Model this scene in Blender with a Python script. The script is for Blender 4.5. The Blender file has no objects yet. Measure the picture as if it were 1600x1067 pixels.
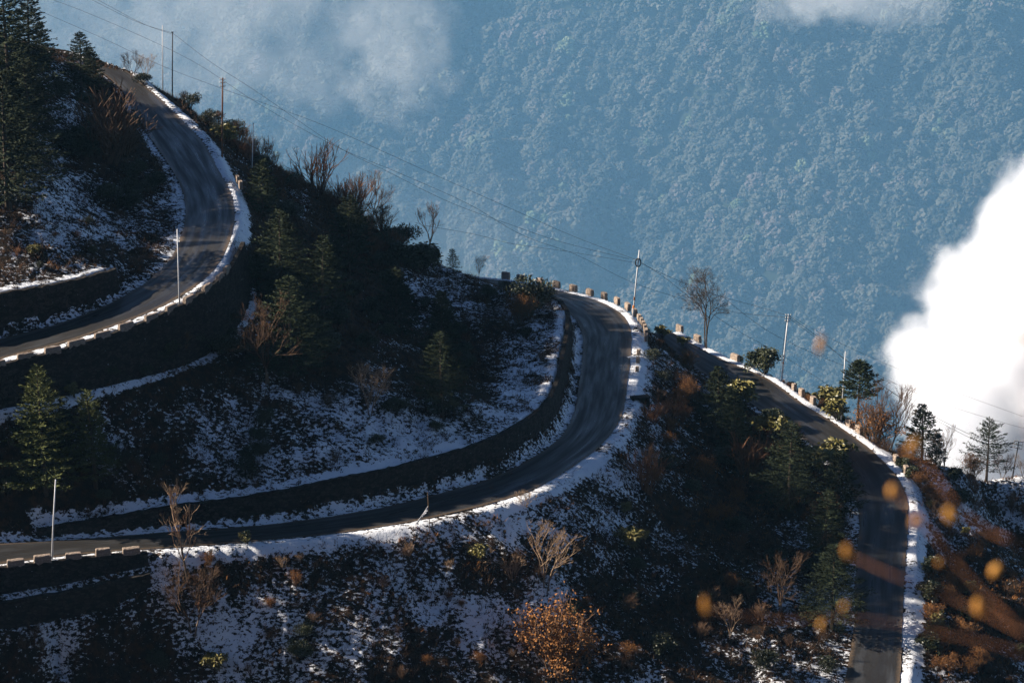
import bpy, math, random
import numpy as np
rng = np.random.default_rng(7)
random.seed(7)
scene = bpy.context.scene
COL = scene.collection
R = math.radians

# ------------------------------------------------------------------ camera
FPX = 3384.0                      # focal length in pixels of a 1600 px wide frame
CAM = np.array([0.0, -255.0, 110.0])
PITCH = R(18.0)
cam_data = bpy.data.cameras.new("camera")
cam_data.sensor_width = 36.0
cam_data.lens = FPX * 36.0 / 1600.0
cam_data.clip_start = 0.5
cam_data.clip_end = 60000.0
cam_data.dof.use_dof = True
cam_data.dof.focus_distance = 340.0
cam_data.dof.aperture_fstop = 3.2
cam = bpy.data.objects.new("camera", cam_data)
cam.location = CAM.tolist()
cam.rotation_euler = (math.pi / 2 - PITCH, 0, 0)
COL.objects.link(cam)
scene.camera = cam

# ------------------------------------------------------------------ light
SUN_EL, SUN_TURN = R(27.0), R(-5.0)          # sun stands over the hill on the left, a little towards the camera
sdir = np.array([-math.cos(SUN_EL) * math.cos(SUN_TURN), -math.cos(SUN_EL) * math.sin(SUN_TURN), math.sin(SUN_EL)])
world = bpy.data.worlds.new("World")
scene.world = world
world.use_nodes = True
wn = world.node_tree
for n in list(wn.nodes):
    wn.nodes.remove(n)
sky = wn.nodes.new("ShaderNodeTexSky")
sky.sky_type = 'NISHITA'
sky.sun_disc = False
sky.sun_elevation = SUN_EL
sky.sun_rotation = math.atan2(sdir[0], sdir[1])
sky.altitude = 4000.0
sky.air_density = 0.75
sky.dust_density = 0.4
sky.ozone_density = 2.0
bg = wn.nodes.new("ShaderNodeBackground")
bg.inputs["Strength"].default_value = 0.05
wo = wn.nodes.new("ShaderNodeOutputWorld")
wn.links.new(sky.outputs[0], bg.inputs[0])
wn.links.new(bg.outputs[0], wo.inputs[0])
sun_d = bpy.data.lights.new("sun", 'SUN')
sun_d.energy = 5.0
sun_d.angle = R(0.53)
sun_d.color = (1.0, 0.88, 0.74)
sun = bpy.data.objects.new("sun", sun_d)
from mathutils import Vector, Matrix
sun.rotation_euler = Vector(sdir.tolist()).to_track_quat('Z', 'Y').to_euler()
sun.location = (-200, -50, 250)
COL.objects.link(sun)
scene.view_settings.view_transform = 'Standard'
scene.view_settings.look = 'None'
scene.view_settings.exposure = 1.3
scene.view_settings.gamma = 1.0
scene.render.engine = 'CYCLES'
scene.cycles.max_bounces = 9
scene.cycles.diffuse_bounces = 2
scene.cycles.glossy_bounces = 2
scene.cycles.transparent_max_bounces = 6
scene.cycles.volume_bounces = 8
scene.cycles.use_denoising = True

# ------------------------------------------------------------------ helpers
def ray(px, py):
    a = (px - 800.0) / FPX
    b = (533.5 - py) / FPX
    c, s = math.cos(PITCH), math.sin(PITCH)
    return np.array([a, c + b * s, -s + b * c])
def Pz(px, py, z):
    d = ray(px, py); t = (z - CAM[2]) / d[2]
    return CAM + d * t
def Py(px, py, y):
    d = ray(px, py); t = (y - CAM[1]) / d[1]
    return CAM + d * t
def Pd(px, py, dist):
    d = ray(px, py); return CAM + d / np.linalg.norm(d) * dist

def tag(o, label=None, cat=None, group=None, kind=None):
    if label: o["label"] = label
    if cat: o["category"] = cat
    if group: o["group"] = group
    if kind: o["kind"] = kind
    return o
def mesh_np(name, V, F, mat=None, smooth=False, uv=None):
    """V (n,3); F list of (m,3|4) int arrays"""
    me = bpy.data.meshes.new(name)
    V = np.asarray(V, dtype=np.float32)
    if not isinstance(F, list): F = [F]
    F = [np.asarray(f, dtype=np.int32) for f in F if len(f)]
    loops = np.concatenate([f.ravel() for f in F])
    tot = np.concatenate([np.full(len(f), f.shape[1], dtype=np.int32) for f in F])
    start = np.concatenate([[0], np.cumsum(tot)[:-1]]).astype(np.int32)
    me.vertices.add(len(V)); me.vertices.foreach_set("co", V.ravel())
    me.loops.add(len(loops)); me.loops.foreach_set("vertex_index", loops)
    me.polygons.add(len(tot)); me.polygons.foreach_set("loop_start", start)
    me.polygons.foreach_set("loop_total", tot)
    if uv is not None:
        l = me.uv_layers.new(name="UVMap")
        l.data.foreach_set("uv", np.asarray(uv, dtype=np.float32)[loops].ravel())
    me.update(calc_edges=True)
    me.validate()
    me.polygons.foreach_set("use_smooth", np.full(len(me.polygons), smooth))
    if mat: me.materials.append(mat)
    return me
def obj(name, me, parent=None, loc=None):
    o = bpy.data.objects.new(name, me)
    COL.objects.link(o)
    if parent: o.parent = parent
    if loc is not None: o.location = [float(v) for v in loc]
    return o
def empty(name, loc=(0, 0, 0), rz=0.0):
    o = bpy.data.objects.new(name, None)
    o.empty_display_size = 0.3
    COL.objects.link(o)
    o.location = [float(v) for v in loc]; o.rotation_euler = (0, 0, rz)
    return o
class MB:
    def __init__(s): s.V = []; s.T = []; s.Q = []; s.n = 0
    def add(s, V, T=None, Q=None):
        V = np.asarray(V, dtype=float)
        if T is not None and len(T): s.T.append(np.asarray(T) + s.n)
        if Q is not None and len(Q): s.Q.append(np.asarray(Q) + s.n)
        s.V.append(V); s.n += len(V)
    def mesh(s, name, mat, smooth=False):
        F = []
        if s.T: F.append(np.concatenate(s.T))
        if s.Q: F.append(np.concatenate(s.Q))
        return mesh_np(name, np.concatenate(s.V), F, mat, smooth)
    def tube(s, pts, rad, n=6, cap=True):
        pts = np.asarray(pts, dtype=float); k = len(pts)
        rad = np.full(k, rad) if np.isscalar(rad) else np.asarray(rad)
        tg = np.gradient(pts, axis=0); tg /= np.linalg.norm(tg, axis=1)[:, None] + 1e-9
        up = np.array([0, 0, 1.0]) if abs(tg[0, 2]) < .9 else np.array([1.0, 0, 0])
        a = np.cross(tg, up); a /= np.linalg.norm(a, axis=1)[:, None] + 1e-9
        b = np.cross(tg, a)
        th = np.arange(n) * 2 * math.pi / n
        ring = pts[:, None] + rad[:, None, None] * (np.cos(th)[None, :, None] * a[:, None] + np.sin(th)[None, :, None] * b[:, None])
        V = ring.reshape(-1, 3)
        i = np.arange(k - 1)[:, None] * n; j = np.arange(n)[None]
        j2 = (j + 1) % n
        Q = np.stack([i + j, i + j2, i + n + j2, i + n + j], -1).reshape(-1, 4)
        T = None
        if cap:
            V = np.vstack([V, pts[0], pts[-1]])
            T = [[k * n, (q + 1) % n, q] for q in range(n)] + [[k * n + 1, (k - 1) * n + q, (k - 1) * n + (q + 1) % n] for q in range(n)]
        s.add(V, T, Q)
    def box(s, c, size, rz=0.0, taper=0.0, jitter=0.0):
        x, y, z = np.array(size) / 2
        V = np.array([[sx * x, sy * y, sz * z] for sz in (-1, 1) for sy in (-1, 1) for sx in (-1, 1)], float)
        V[4:, :2] *= (1 - taper)
        if jitter: V += rng.uniform(-jitter, jitter, V.shape)
        cz, sz_ = math.cos(rz), math.sin(rz)
        V = np.stack([V[:, 0] * cz - V[:, 1] * sz_, V[:, 0] * sz_ + V[:, 1] * cz, V[:, 2]], 1) + np.asarray(c)
        s.add(V, None, [[0, 2, 3, 1], [4, 5, 7, 6], [0, 1, 5, 4], [2, 6, 7, 3], [0, 4, 6, 2], [1, 3, 7, 5]])

def vnoise(x, y, seed=0):
    """smooth value noise on arrays"""
    xi = np.floor(x).astype(np.int64); yi = np.floor(y).astype(np.int64)
    fx = x - xi; fy = y - yi
    fx = fx * fx * (3 - 2 * fx); fy = fy * fy * (3 - 2 * fy)
    def h(a, b):
        n = (a * 374761393 + b * 668265263 + seed * 1274126177) & 0x7fffffff
        n = ((n ^ (n >> 13)) * 1274126177) & 0x7fffffff
        return ((n ^ (n >> 16)) & 0xffff) / 65535.0
    return (h(xi, yi) * (1 - fx) + h(xi + 1, yi) * fx) * (1 - fy) + (h(xi, yi + 1) * (1 - fx) + h(xi + 1, yi + 1) * fx) * fy
def fbm(x, y, oct=4, seed=0):
    r = 0; a = .5; t = 0
    for o in range(oct):
        r = r + a * vnoise(x * 2 ** o, y * 2 ** o, seed + o * 17); t += a; a *= .5
    return r / t * 2 - 1

# ------------------------------------------------------------------ node helpers
class NT:
    def __init__(s, name, rough=0.8, spec=0.3):
        s.m = bpy.data.materials.new(name); s.m.use_nodes = True
        s.t = s.m.node_tree; s.b = s.t.nodes["Principled BSDF"]
        s.b.inputs["Roughness"].default_value = rough
        s.b.inputs["Specular IOR Level"].default_value = spec
        s.out = s.t.nodes["Material Output"]
    def n(s, typ, ins=None, **kw):
        nd = s.t.nodes.new(typ)
        for k, v in kw.items(): setattr(nd, k, v)
        for k, v in (ins or {}).items():
            if hasattr(v, "links"): s.t.links.new(v, nd.inputs[k])
            else: nd.inputs[k].default_value = v
        return nd
    def link(s, a, b): s.t.links.new(a, b)
    def coord(s, scale=(1, 1, 1), kind="Object"):
        tc = s.n("ShaderNodeTexCoord")
        mp = s.n("ShaderNodeMapping", {"Vector": tc.outputs[kind], "Scale": scale})
        return mp.outputs[0]
    def noise(s, vec, scale, detail=4, rough=.6, out="Fac"):
        return s.n("ShaderNodeTexNoise", {"Vector": vec, "Scale": scale, "Detail": detail, "Roughness": rough}).outputs[out]
    def ramp(s, fac, stops):
        r = s.n("ShaderNodeValToRGB", {"Fac": fac})
        e = r.color_ramp.elements
        while len(e) < len(stops): e.new(.5)
        for q, (p, c) in zip(e, stops):
            q.position = p; q.color = (*c, 1) if len(c) == 3 else c
        return r.outputs[0]
    def math(s, op, a, b=None, clamp=False):
        nd = s.n("ShaderNodeMath", operation=op, use_clamp=clamp)
        for i, v in enumerate((a, b)):
            if v is None: continue
            if hasattr(v, "links"): s.link(v, nd.inputs[i])
            else: nd.inputs[i].default_value = v
        return nd.outputs[0]
    def mix(s, f, a, b):
        nd = s.n("ShaderNodeMix", data_type='RGBA')
        for k, v in ((0, f), (6, a), (7, b)):
            if hasattr(v, "links"): s.link(v, nd.inputs[k])
            else: nd.inputs[k].default_value = (*v, 1) if isinstance(v, tuple) and len(v) == 3 else v
        return nd.outputs[2]
    def bump(s, h, strength=.5, dist=.1):
        b = s.n("ShaderNodeBump", {"Height": h, "Strength": strength, "Distance": dist})
        s.link(b.outputs[0], s.b.inputs["Normal"])
    def color(s, c): s.link(c, s.b.inputs["Base Color"])

def simple(name, c1, c2, scale=1.5, rough=.85, spec=.2, bump=0, rnd=0.0):
    m = NT(name, rough, spec)
    v = m.coord()
    f = m.noise(v, scale, 5, .65)
    c = m.ramp(f, [(.3, c1), (.7, c2)])
    if rnd:
        oi = m.n("ShaderNodeObjectInfo")
        k = m.math('MULTIPLY_ADD', oi.outputs["Random"], rnd); m.t.nodes[-1].inputs[2].default_value = 1 - rnd / 2
        hsv = m.n("ShaderNodeHueSaturation", {"Color": c, "Value": k})
        c = hsv.outputs[0]
    m.color(c)
    if bump: m.bump(f, bump, .1)
    return m.m
# ------------------------------------------------------------------ materials
M = {}
def ground_material():
    m = NT("snowy_hillside", .9, .15)
    v = m.coord()
    at = m.n("ShaderNodeAttribute", attribute_name="snow")
    geo = m.n("ShaderNodeNewGeometry")
    n1 = m.noise(m.coord((.75, 1, 1.25)), 2.1, 5, .62)
    n2 = m.noise(v, 7.0, 3, .6)
    big = m.noise(v, .09, 3, .6)
    s = m.math('ADD', m.math('MULTIPLY', n1, 1.0), m.math('MULTIPLY', n2, .35))
    s = m.math('ADD', s, m.math('MULTIPLY', big, .45))           # about .9 mean
    s = m.math('ADD', s, at.outputs["Fac"])
    mask = m.ramp(s, [(.0, (0, 0, 0)), (1, (1, 1, 1))])
    mask = m.n("ShaderNodeMapRange", {"Value": s, "From Min": 1.45, "From Max": 1.50}).outputs[0]
    soil = m.ramp(m.noise(v, .8, 6, .7), [(.3, (.006, .004, .003)), (.5, (.016, .010, .006)), (.62, (.06, .028, .012)), (.8, (.018, .016, .008))])
    snow = m.ramp(m.noise(v, .5, 3, .5), [(.3, (.74, .78, .84)), (.7, (.86, .88, .90))])
    m.color(m.mix(mask, soil, snow))
    m.bump(m.math('ADD', m.math('MULTIPLY', mask, .5), m.noise(v, 3, 5, .7)), .8, .25)
    return m.m
def road_material():
    m = NT("worn_asphalt", .6, .3)
    uv = m.n("ShaderNodeUVMap").outputs[0]
    st = m.n("ShaderNodeMapping", {"Vector": uv, "Scale": (4.0, .035, 1)}).outputs[0]
    fine = m.n("ShaderNodeMapping", {"Vector": uv, "Scale": (8.0, 1.0, 1)}).outputs[0]
    patch = m.n("ShaderNodeMapping", {"Vector": uv, "Scale": (1.3, .05, 1)}).outputs[0]
    base = m.ramp(m.noise(fine, 3, 6, .7), [(.3, (.016, .015, .0145)), (.7, (.033, .031, .029))])
    streak = m.noise(st, 2.0, 3, .5)
    frost = m.n("ShaderNodeMapRange", {"Value": m.math('ADD', m.math('MULTIPLY', streak, .6), m.math('MULTIPLY', m.noise(patch, 2.2, 4, .6), .7)), "From Min": .64, "From Max": .92}).outputs[0]
    c = m.mix(m.math('MULTIPLY', frost, .15), base, (.30, .33, .37))
    # gravel and dirt near the edges
    sx = m.n("ShaderNodeSeparateXYZ", {"Vector": uv}).outputs[0]
    edge = m.math('MULTIPLY', m.math('ABSOLUTE', m.math('SUBTRACT', sx, .5)), 2.0)
    e = m.n("ShaderNodeMapRange", {"Value": m.math('ADD', edge, m.math('MULTIPLY', m.noise(fine, 2, 4, .7), .35)), "From Min": .98, "From Max": 1.18}).outputs[0]
    c = m.mix(e, c, (.12, .085, .055))
    ld = m.n("ShaderNodeMapRange", {"Value": m.noise(fine, 9, 3, .8), "From Min": .76, "From Max": .80}).outputs[0]
    c = m.mix(m.math('MULTIPLY', ld, .4), c, (.25, .22, .18))
    m.color(c)
    rg = m.n("ShaderNodeMapRange", {"Value": streak, "From Min": .35, "From Max": .65, "To Min": .62, "To Max": .26}).outputs[0]
    m.link(rg, m.b.inputs["Roughness"])
    m.bump(m.noise(fine, 12, 4, .7), .3, .03)
    return m.m
def stone_material(name, a, b, mortar, sc=1.0, snowy=0.0):
    m = NT(name, .92, .15)
    v = m.coord()
    br = m.n("ShaderNodeTexVoronoi", {"Vector": m.n("ShaderNodeMapping", {"Vector": v, "Scale": (2.0 * sc, 2.0 * sc, 4.2 * sc)}).outputs[0], "Scale": 1.0}, feature='DISTANCE_TO_EDGE')
    bc = m.n("ShaderNodeTexVoronoi", {"Vector": m.n("ShaderNodeMapping", {"Vector": v, "Scale": (2.0 * sc, 2.0 * sc, 4.2 * sc)}).outputs[0], "Scale": 1.0})
    st = m.ramp(m.n("ShaderNodeSeparateColor", {"Color": bc.outputs["Color"]}).outputs[0], [(.1, a), (.9, b)])
    st = m.mix(m.math('MULTIPLY', m.noise(v, 6, 5, .7), .6), st, mortar)
    j = m.n("ShaderNodeMapRange", {"Value": br.outputs["Distance"], "From Min": .02, "From Max": .09}).outputs[0]
    c = m.mix(j, mortar, st)
    if snowy:
        sp = m.n("ShaderNodeMapRange", {"Value": m.noise(v, 2.3, 5, .7), "From Min": .74 - snowy, "From Max": .76 - snowy}).outputs[0]
        c = m.mix(sp, c, (.75, .78, .82))
    m.color(c)
    m.bump(m.math('ADD', j, m.noise(v, 9, 4, .7)), .7, .08)
    return m.m
M['ground'] = ground_material()
M['road'] = road_material()
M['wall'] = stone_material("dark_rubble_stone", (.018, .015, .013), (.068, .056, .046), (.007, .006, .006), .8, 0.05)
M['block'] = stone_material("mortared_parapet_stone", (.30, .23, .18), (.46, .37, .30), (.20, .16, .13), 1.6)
M['concrete'] = simple("weathered_concrete", (.30, .27, .24), (.45, .42, .38), 3, bump=.3)
M['twig_brown'] = simple("brown_twigs", (.06, .036, .022), (.15, .088, .052), 1.2, rnd=.6)
M['twig_rust'] = simple("rusty_orange_twigs", (.10, .048, .026), (.21, .105, .055), 1.2, rnd=.5)
M['twig_pale'] = simple("pale_straw_twigs", (.24, .16, .10), (.36, .25, .16), 1.2, rnd=.4)
M['bark'] = simple("rough_dark_bark", (.035, .026, .02), (.08, .06, .045), 4, bump=.4)
M['bark_pale'] = simple("pale_grey_bark", (.12, .09, .065), (.24, .18, .13), 4)
M['fir'] = simple("dark_fir_needles", (.010, .016, .008), (.030, .040, .015), .9, rnd=.5)
M['fir_light'] = simple("mossy_green_fir_needles", (.035, .045, .014), (.10, .11, .03), .9, rnd=.3)
M['leaf_dark'] = simple("dark_evergreen_leaves", (.012, .018, .008), (.045, .050, .018), 1.3, rnd=.5, rough=.5, spec=.4)
M['leaf_yellow'] = simple("yellow_green_leaves", (.07, .075, .018), (.22, .18, .05), 2, rnd=.4, rough=.5, spec=.4)
M['leaf_orange'] = simple("orange_autumn_leaves", (.13, .055, .018), (.27, .12, .035), 2, rnd=.4)
M['grass'] = simple("dry_brown_grass", (.016, .010, .006), (.080, .042, .018), .35)
M['grass_rust'] = simple("rusty_dry_grass", (.10, .045, .015), (.28, .12, .035), .5)
M['steel'] = simple("galvanised_steel", (.45, .46, .48), (.62, .63, .65), 2, rough=.45, spec=.5)
M['steel_dark'] = simple("dark_painted_steel", (.03, .03, .032), (.07, .065, .06), 2, rough=.6)
M['rust'] = simple("rusted_steel", (.10, .045, .025), (.22, .11, .06), 3)
M['rubber_and_shade'] = simple("black_cable_rubber_and_shade", (.012, .012, .012), (.02, .02, .02), 2)
M['ceramic'] = simple("glazed_porcelain", (.5, .45, .4), (.6, .55, .5), 2, rough=.3, spec=.5)
M['cloth_white'] = simple("faded_white_cloth", (.55, .58, .62), (.68, .70, .74), 3)
M['paint_orange'] = simple("orange_band_paint", (.55, .17, .03), (.62, .22, .04), 3)
M['bamboo'] = simple("weathered_bamboo", (.16, .10, .05), (.26, .17, .09), 3)

# ------------------------------------------------------------------ roads (traced edge pairs: inner x,y, outer x,y, height)
UP = 2.5
ROAD1 = [(-80,556,-80,588,17.2),(0,530,0,561,18),(87,507,100,535,18.6),(150,484,180,508,19.2),(200,459,240,485,19.8),(237,434,290,458,20.4),
 (268,402,328,428,21.0),(284,365,353,392,21.8),(290,330,366,347,22.6),(283,294,362,307,23.4),(268,264,343,269,24.3),(242,226,318,224,25.4),
 (219,190,285,189,26.5),(200,154,252,157,27.8),(180,131,224,133,29.0),(155,112,200,113,30.4),(118,92,162,97,31.8),(68,74,108,80,33.2)]
ROAD1 = [(a,b,c,d,z+UP) for a,b,c,d,z in ROAD1]
ROAD2 = [(-80,853,-80,890,.3),(0,849,0,880,0),(125,842,150,863,-.3),(275,830,300,853,-.7),(400,821,420,843,-1.0),(500,809,530,832,-1.3),
 (600,792,640,815,-1.6),(690,770,745,792,-1.9),(775,744,830,765,-2.2),(842,709,893,730,-2.6),(880,678,942,692,-3),(898,640,972,648,-3.4),
 (906,590,981,594,-3.9),(911,545,986,545,-4.3),(908,516,985,512,-4.7),(893,493,966,487,-5.0),(868,476,934,470,-5.3),(842,463,893,459,-5.6),
 (800,453,848,449,-5.9),(740,444,780,438,-6.2),(680,438,715,432,-6.5)]
ROAD3 = [(1010,522,1048,518,-12.3),(1050,548,1085,539,-13),(1090,577,1130,562,-13.6),(1140,608,1200,592,-14.4),(1200,648,1250,628,-15.2),(1250,682,1300,659,-16),
 (1292,712,1354,697,-16.8),(1320,745,1398,740,-17.6),(1338,785,1417,778,-18.3),(1343,820,1419,815,-18.9),(1339,865,1416,862,-19.7),
 (1336,920,1412,920,-20.7),(1335,975,1410,975,-21.6),(1325,1040,1408,1040,-22.5),(1312,1120,1400,1120,-23.6),(1295,1220,1390,1220,-25)]
def resample(P, step):
    P = np.asarray(P, float)
    # catmull-rom densify, then uniform resample
    out = []
    Q = np.vstack([2 * P[0] - P[1], P, 2 * P[-1] - P[-2]])
    for i in range(1, len(Q) - 2):
        p0, p1, p2, p3 = Q[i - 1], Q[i], Q[i + 1], Q[i + 2]
        for t in np.linspace(0, 1, 16, endpoint=False):
            out.append(.5 * ((2 * p1) + (-p0 + p2) * t + (2 * p0 - 5 * p1 + 4 * p2 - p3) * t * t + (-p0 + 3 * p1 - 3 * p2 + p3) * t ** 3))
    out.append(P[-1]); out = np.array(out)
    return out
class Road:
    def __init__(s, data):
        A = np.array([Pz(a, b, z) for a, b, c, d, z in data]); B = np.array([Pz(c, d, z) for a, b, c, d, z in data])
        s.keys = data
        X = resample(np.hstack([A, B]), .5)
        mid = (X[:, :3] + X[:, 3:]) / 2
        L = np.concatenate([[0], np.cumsum(np.linalg.norm(np.diff(mid, axis=0), axis=1))])
        n = int(L[-1] / .5)
        q = np.linspace(0, L[-1], n)
        X = np.stack([np.interp(q, L, X[:, k]) for k in range(6)], 1)
        s.A, s.B, s.L = X[:, :3], X[:, 3:], q          # inner edge, outer edge
        w = s.B - s.A; w[:, 2] = 0
        s.W = np.linalg.norm(w, axis=1); 
        # true cross normal from the centre line
        mid = (s.A + s.B) / 2; t = np.gradient(mid, axis=0); t[:, 2] = 0; t /= np.linalg.norm(t, axis=1)[:, None]
        nrm = np.stack([-t[:, 1], t[:, 0], 0 * t[:, 0]], 1)
        sg = np.sign((nrm * w).sum(1).mean()); s.N = nrm * sg   # points to the outer side
        s.T = t
    def at(s, i, side, off, dz=0):
        """point beyond an edge: side 0 inner, 1 outer"""
        P = (s.B[i] + s.N[i] * off) if side else (s.A[i] - s.N[i] * off)
        P = P.copy(); P[..., 2] += dz; return P
R1, R2, R3 = Road(ROAD1), Road(ROAD2), Road(ROAD3)
for nm, r in (("road1", R1), ("road2", R2), ("road3", R3)):
    print(nm, "len %.0f width %.1f..%.1f" % (r.L[-1], r.W.min(), r.W.max()), "mid y %.0f..%.0f" % (r.A[0, 1], r.A[-1, 1]))

# ------------------------------------------------------------------ terrain
GX0, GX1, GY0, GY1, ST = -116.0, 118.0, -52.0, 206.0, 0.5
NX, NY = int((GX1 - GX0) / ST) + 1, int((GY1 - GY0) / ST) + 1
CON = {}                                       # (ix, iy) -> (z, priority)
cz_ = np.full((NX, NY), np.nan); cp_ = np.zeros((NX, NY), int)
snow_add = np.zeros((NX, NY))
def splat(P, pr=1, rad=0):
    P = np.atleast_2d(P)
    ix = np.round((P[:, 0] - GX0) / ST).astype(int); iy = np.round((P[:, 1] - GY0) / ST).astype(int)
    ok = (ix >= 0) & (ix < NX) & (iy >= 0) & (iy < NY)
    for a, b, z in zip(ix[ok], iy[ok], P[ok, 2]):
        if pr >= cp_[a, b]:
            cz_[a, b] = z; cp_[a, b] = pr
def line(P, pr=1):
    P = np.asarray(P, float)
    for a, b in zip(P[:-1], P[1:]):
        n = max(2, int(np.linalg.norm((b - a)[:2]) / (ST * .6)))
        t = np.linspace(0, 1, n)[:, None]
        splat(a + (b - a) * t, pr)
def idx_at_px(r, px, side):
    """station whose edge projects to image column px (first match)"""
    E = r.B if side else r.A
    d = E - CAM
    u = 800 + FPX * d[:, 0] / (d[:, 1] * math.cos(PITCH) - d[:, 2] * math.sin(PITCH))
    return u
def project(P):
    d = np.atleast_2d(P) - CAM
    c, s = math.cos(PITCH), math.sin(PITCH)
    dep = d[:, 1] * c - d[:, 2] * s
    return np.stack([800 + FPX * d[:, 0] / dep, 533.5 - FPX * (d[:, 1] * s + d[:, 2] * c) / dep], 1), dep
def station(r, side, px, py=None):
    E = r.B if side else r.A
    uv, _ = project(E)
    d = np.abs(uv[:, 0] - px) if py is None else np.hypot(uv[:, 0] - px, uv[:, 1] - py)
    return int(np.argmin(d))
K4 = station(R2, 1, 238, 857)
for r, inn, out0 in ((R1, 1.3, 1.8), (R2, 1.3, 2.0), (R3, 1.2, 2.0)):
    for k in range(len(r.L)):
        w = r.W[k]; out = out0
        if r is R2 and k < K4: out = 1.0
        n = int((w + inn + out) / .3)
        t = np.linspace(-inn, w + out, n)
        u = (r.B[k] - r.A[k]) / w
        P = r.A[k] + u * t[:, None]
        P[:, 2] -= np.where((t > -.2) & (t < w + .2), .10, 0.02)
        splat(P, 5)
class Wall: pass
def make_wall(r, i0, i1, side, off, heights, batter, down, foot_extra=0.0):
    """heights: list of (fraction, h). down: fill wall hanging below the road edge"""
    w = Wall(); I = np.arange(i0, i1)
    fr = (I - i0) / (i1 - i0 - 1)
    h = np.interp(fr, [a for a, b in heights], [b for a, b in heights])
    dirn = r.N[I] if side else -r.N[I]
    edge = r.B[I] if side else r.A[I]
    if down:
        top = edge + dirn * off
        foot = top + dirn * (batter * h)[:, None]; foot[:, 2] -= h
        line(foot + dirn * .5, 4); line(foot + dirn * 1.0, 4)
    else:
        foot = edge + dirn * off
        top = foot + dirn * (batter * h)[:, None]; top[:, 2] += h
        line(top + dirn * .9 + np.array([0, 0, -.05]), 4); line(top + dirn * 1.5, 4)
    w.top, w.foot, w.dir, w.h, w.down, w.I = top, foot, dirn, h, down, I
    return w
W1 = make_wall(R1, station(R1, 0, -75, 554), station(R1, 0, 200, 459), 0, 1.3, [(0, 5.8), (.4, 5.4), (.9, 4.0), (1, 3.4)], .12, False)
W2 = make_wall(R1, station(R1, 1, -75, 588), station(R1, 1, 360, 376), 1, 1.9, [(0, 5.2), (.3, 6.4), (.6, 8.4), (.85, 8.0), (1, 5.5)], .10, True)
W3 = make_wall(R2, station(R2, 0, 60, 846), station(R2, 0, 870, 477), 0, 1.5, [(0, 1.0), (.1, 2.6), (.25, 4.2), (.6, 4.9), (.85, 4.4), (1, 2.6)], .22, False)
W4 = make_wall(R2, station(R2, 1, -75, 888), station(R2, 1, 232, 858), 1, 1.1, [(0, 3.6), (.6, 2.9), (1, 1.6)], .08, True)
# lower tier: its top stands on the ledge in front of the first
class _T: pass
T5 = _T(); T5.top = W4.foot + W4.dir * np.interp(np.arange(len(W4.I)), [0, len(W4.I) - 1], [2.2, 1.9])[:, None]
T5.top[:, 2] -= .35
h5 = np.interp(np.linspace(0, 1, len(W4.I)), [0, .3, .8, 1], [2.4, 3.4, 3.2, 1.6])
T5.foot = T5.top + W4.dir * (.08 * h5)[:, None]; T5.foot[:, 2] -= h5
T5.dir, T5.h, T5.down, T5.I = W4.dir, h5, True, W4.I
line(T5.top - W4.dir * .5, 4); line(T5.foot + T5.dir * .6, 4); line(T5.foot + T5.dir * 1.1, 4)

# ground behind and above the walls, ridges, far falls (pixel, pixel, height or distance)
line([Py(0,250,58), Py(60,250,70), Py(120,240,86)], 2)
line([Py(-120,70,86), Py(-40,68,98), Py(30,78,118), Py(62,80,140)], 2)
line([Py(30,350,41), Py(130,340,56), Py(200,325,72)], 2)
crest = [Py(232,131,163), Py(262,150,158), Py(300,176,150), Py(350,206,144), Py(400,240,138), Py(470,275,135), Py(540,318,133), Py(600,368,131), Py(650,398,130), Py(700,418,131), Py(735,428,134)]
line(crest, 2)
cr = np.array(crest)
line(cr + np.array([10, 22, -22]), 2)
line(cr + np.array([14, 42, -44]), 2)
# slope under the crest, between road 1 and road 2
line([Py(470,400,95), Py(520,470,72), Py(560,560,48), Py(590,650,27)], 2)
line([Py(640,480,104), Py(700,560,78), Py(760,620,56)], 2)
# beyond the far side of road 2 and road 3
for r, s0, s1, o, dz in ((R2, station(R2, 1, 966, 487), len(R2.L) - 1, 14, -15), (R2, station(R2, 1, 900, 461), len(R2.L) - 1, 30, -34), (R3, 0, station(R3, 1, 1354, 697), 9, -6), (R3, 0, station(R3, 1, 1398, 740), 24, -20)):
    I = np.arange(s0, s1)
    line(r.B[I] + r.N[I] * o + np.array([0, 0, dz]), 2)
# outer side of road 3, the shoulder on the right
line([Py(1440,770,72), Py(1500,741,84), Py(1560,738,90), Py(1640,742,92)], 2)
sh = np.array([Py(1440,770,72), Py(1500,741,84), Py(1560,738,90), Py(1640,742,92)])
sh = np.array([Py(1440,735,78), Py(1470,738,81), Py(1500,738,85), Py(1541,738,89), Py(1580,738,91), Py(1640,740,92)])
for q_ in (-2.5, -1.2, 0, 1.2, 2.5): line(sh + np.array([0, q_, .5 - .12 * abs(q_)]), 2)
line(sh + np.array([8, 16, -14]), 2); line(sh + np.array([14, 40, -40]), 2)
line([Py(1450,900,45), Py(1530,900,46), Py(1640,915,46)], 2)
line([Py(1440,1067,9), Py(1530,1067,11), Py(1640,1075,12)], 2)
# slope below road 2
line([Pz(-100,1067,-15.5), Pz(0,1067,-15), Pz(300,1067,-15), Pz(600,1067,-15.7), Pz(900,1067,-18.0), Pz(1100,1067,-20.5), Pz(1240,1067,-22)], 2)
line([Pz(-100,1250,-27), Pz(600,1250,-28), Pz(1100,1250,-31), Pz(1300,1250,-33), Pz(1640,1250,-38)], 2)
line([Pz(940,800,-7.0), Pz(1000,900,-13.0), Pz(1040,980,-17)], 2)
line([Pz(1060,640,-10.0), Pz(1130,760,-14), Pz(1190,880,-18.5)], 2)
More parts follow.
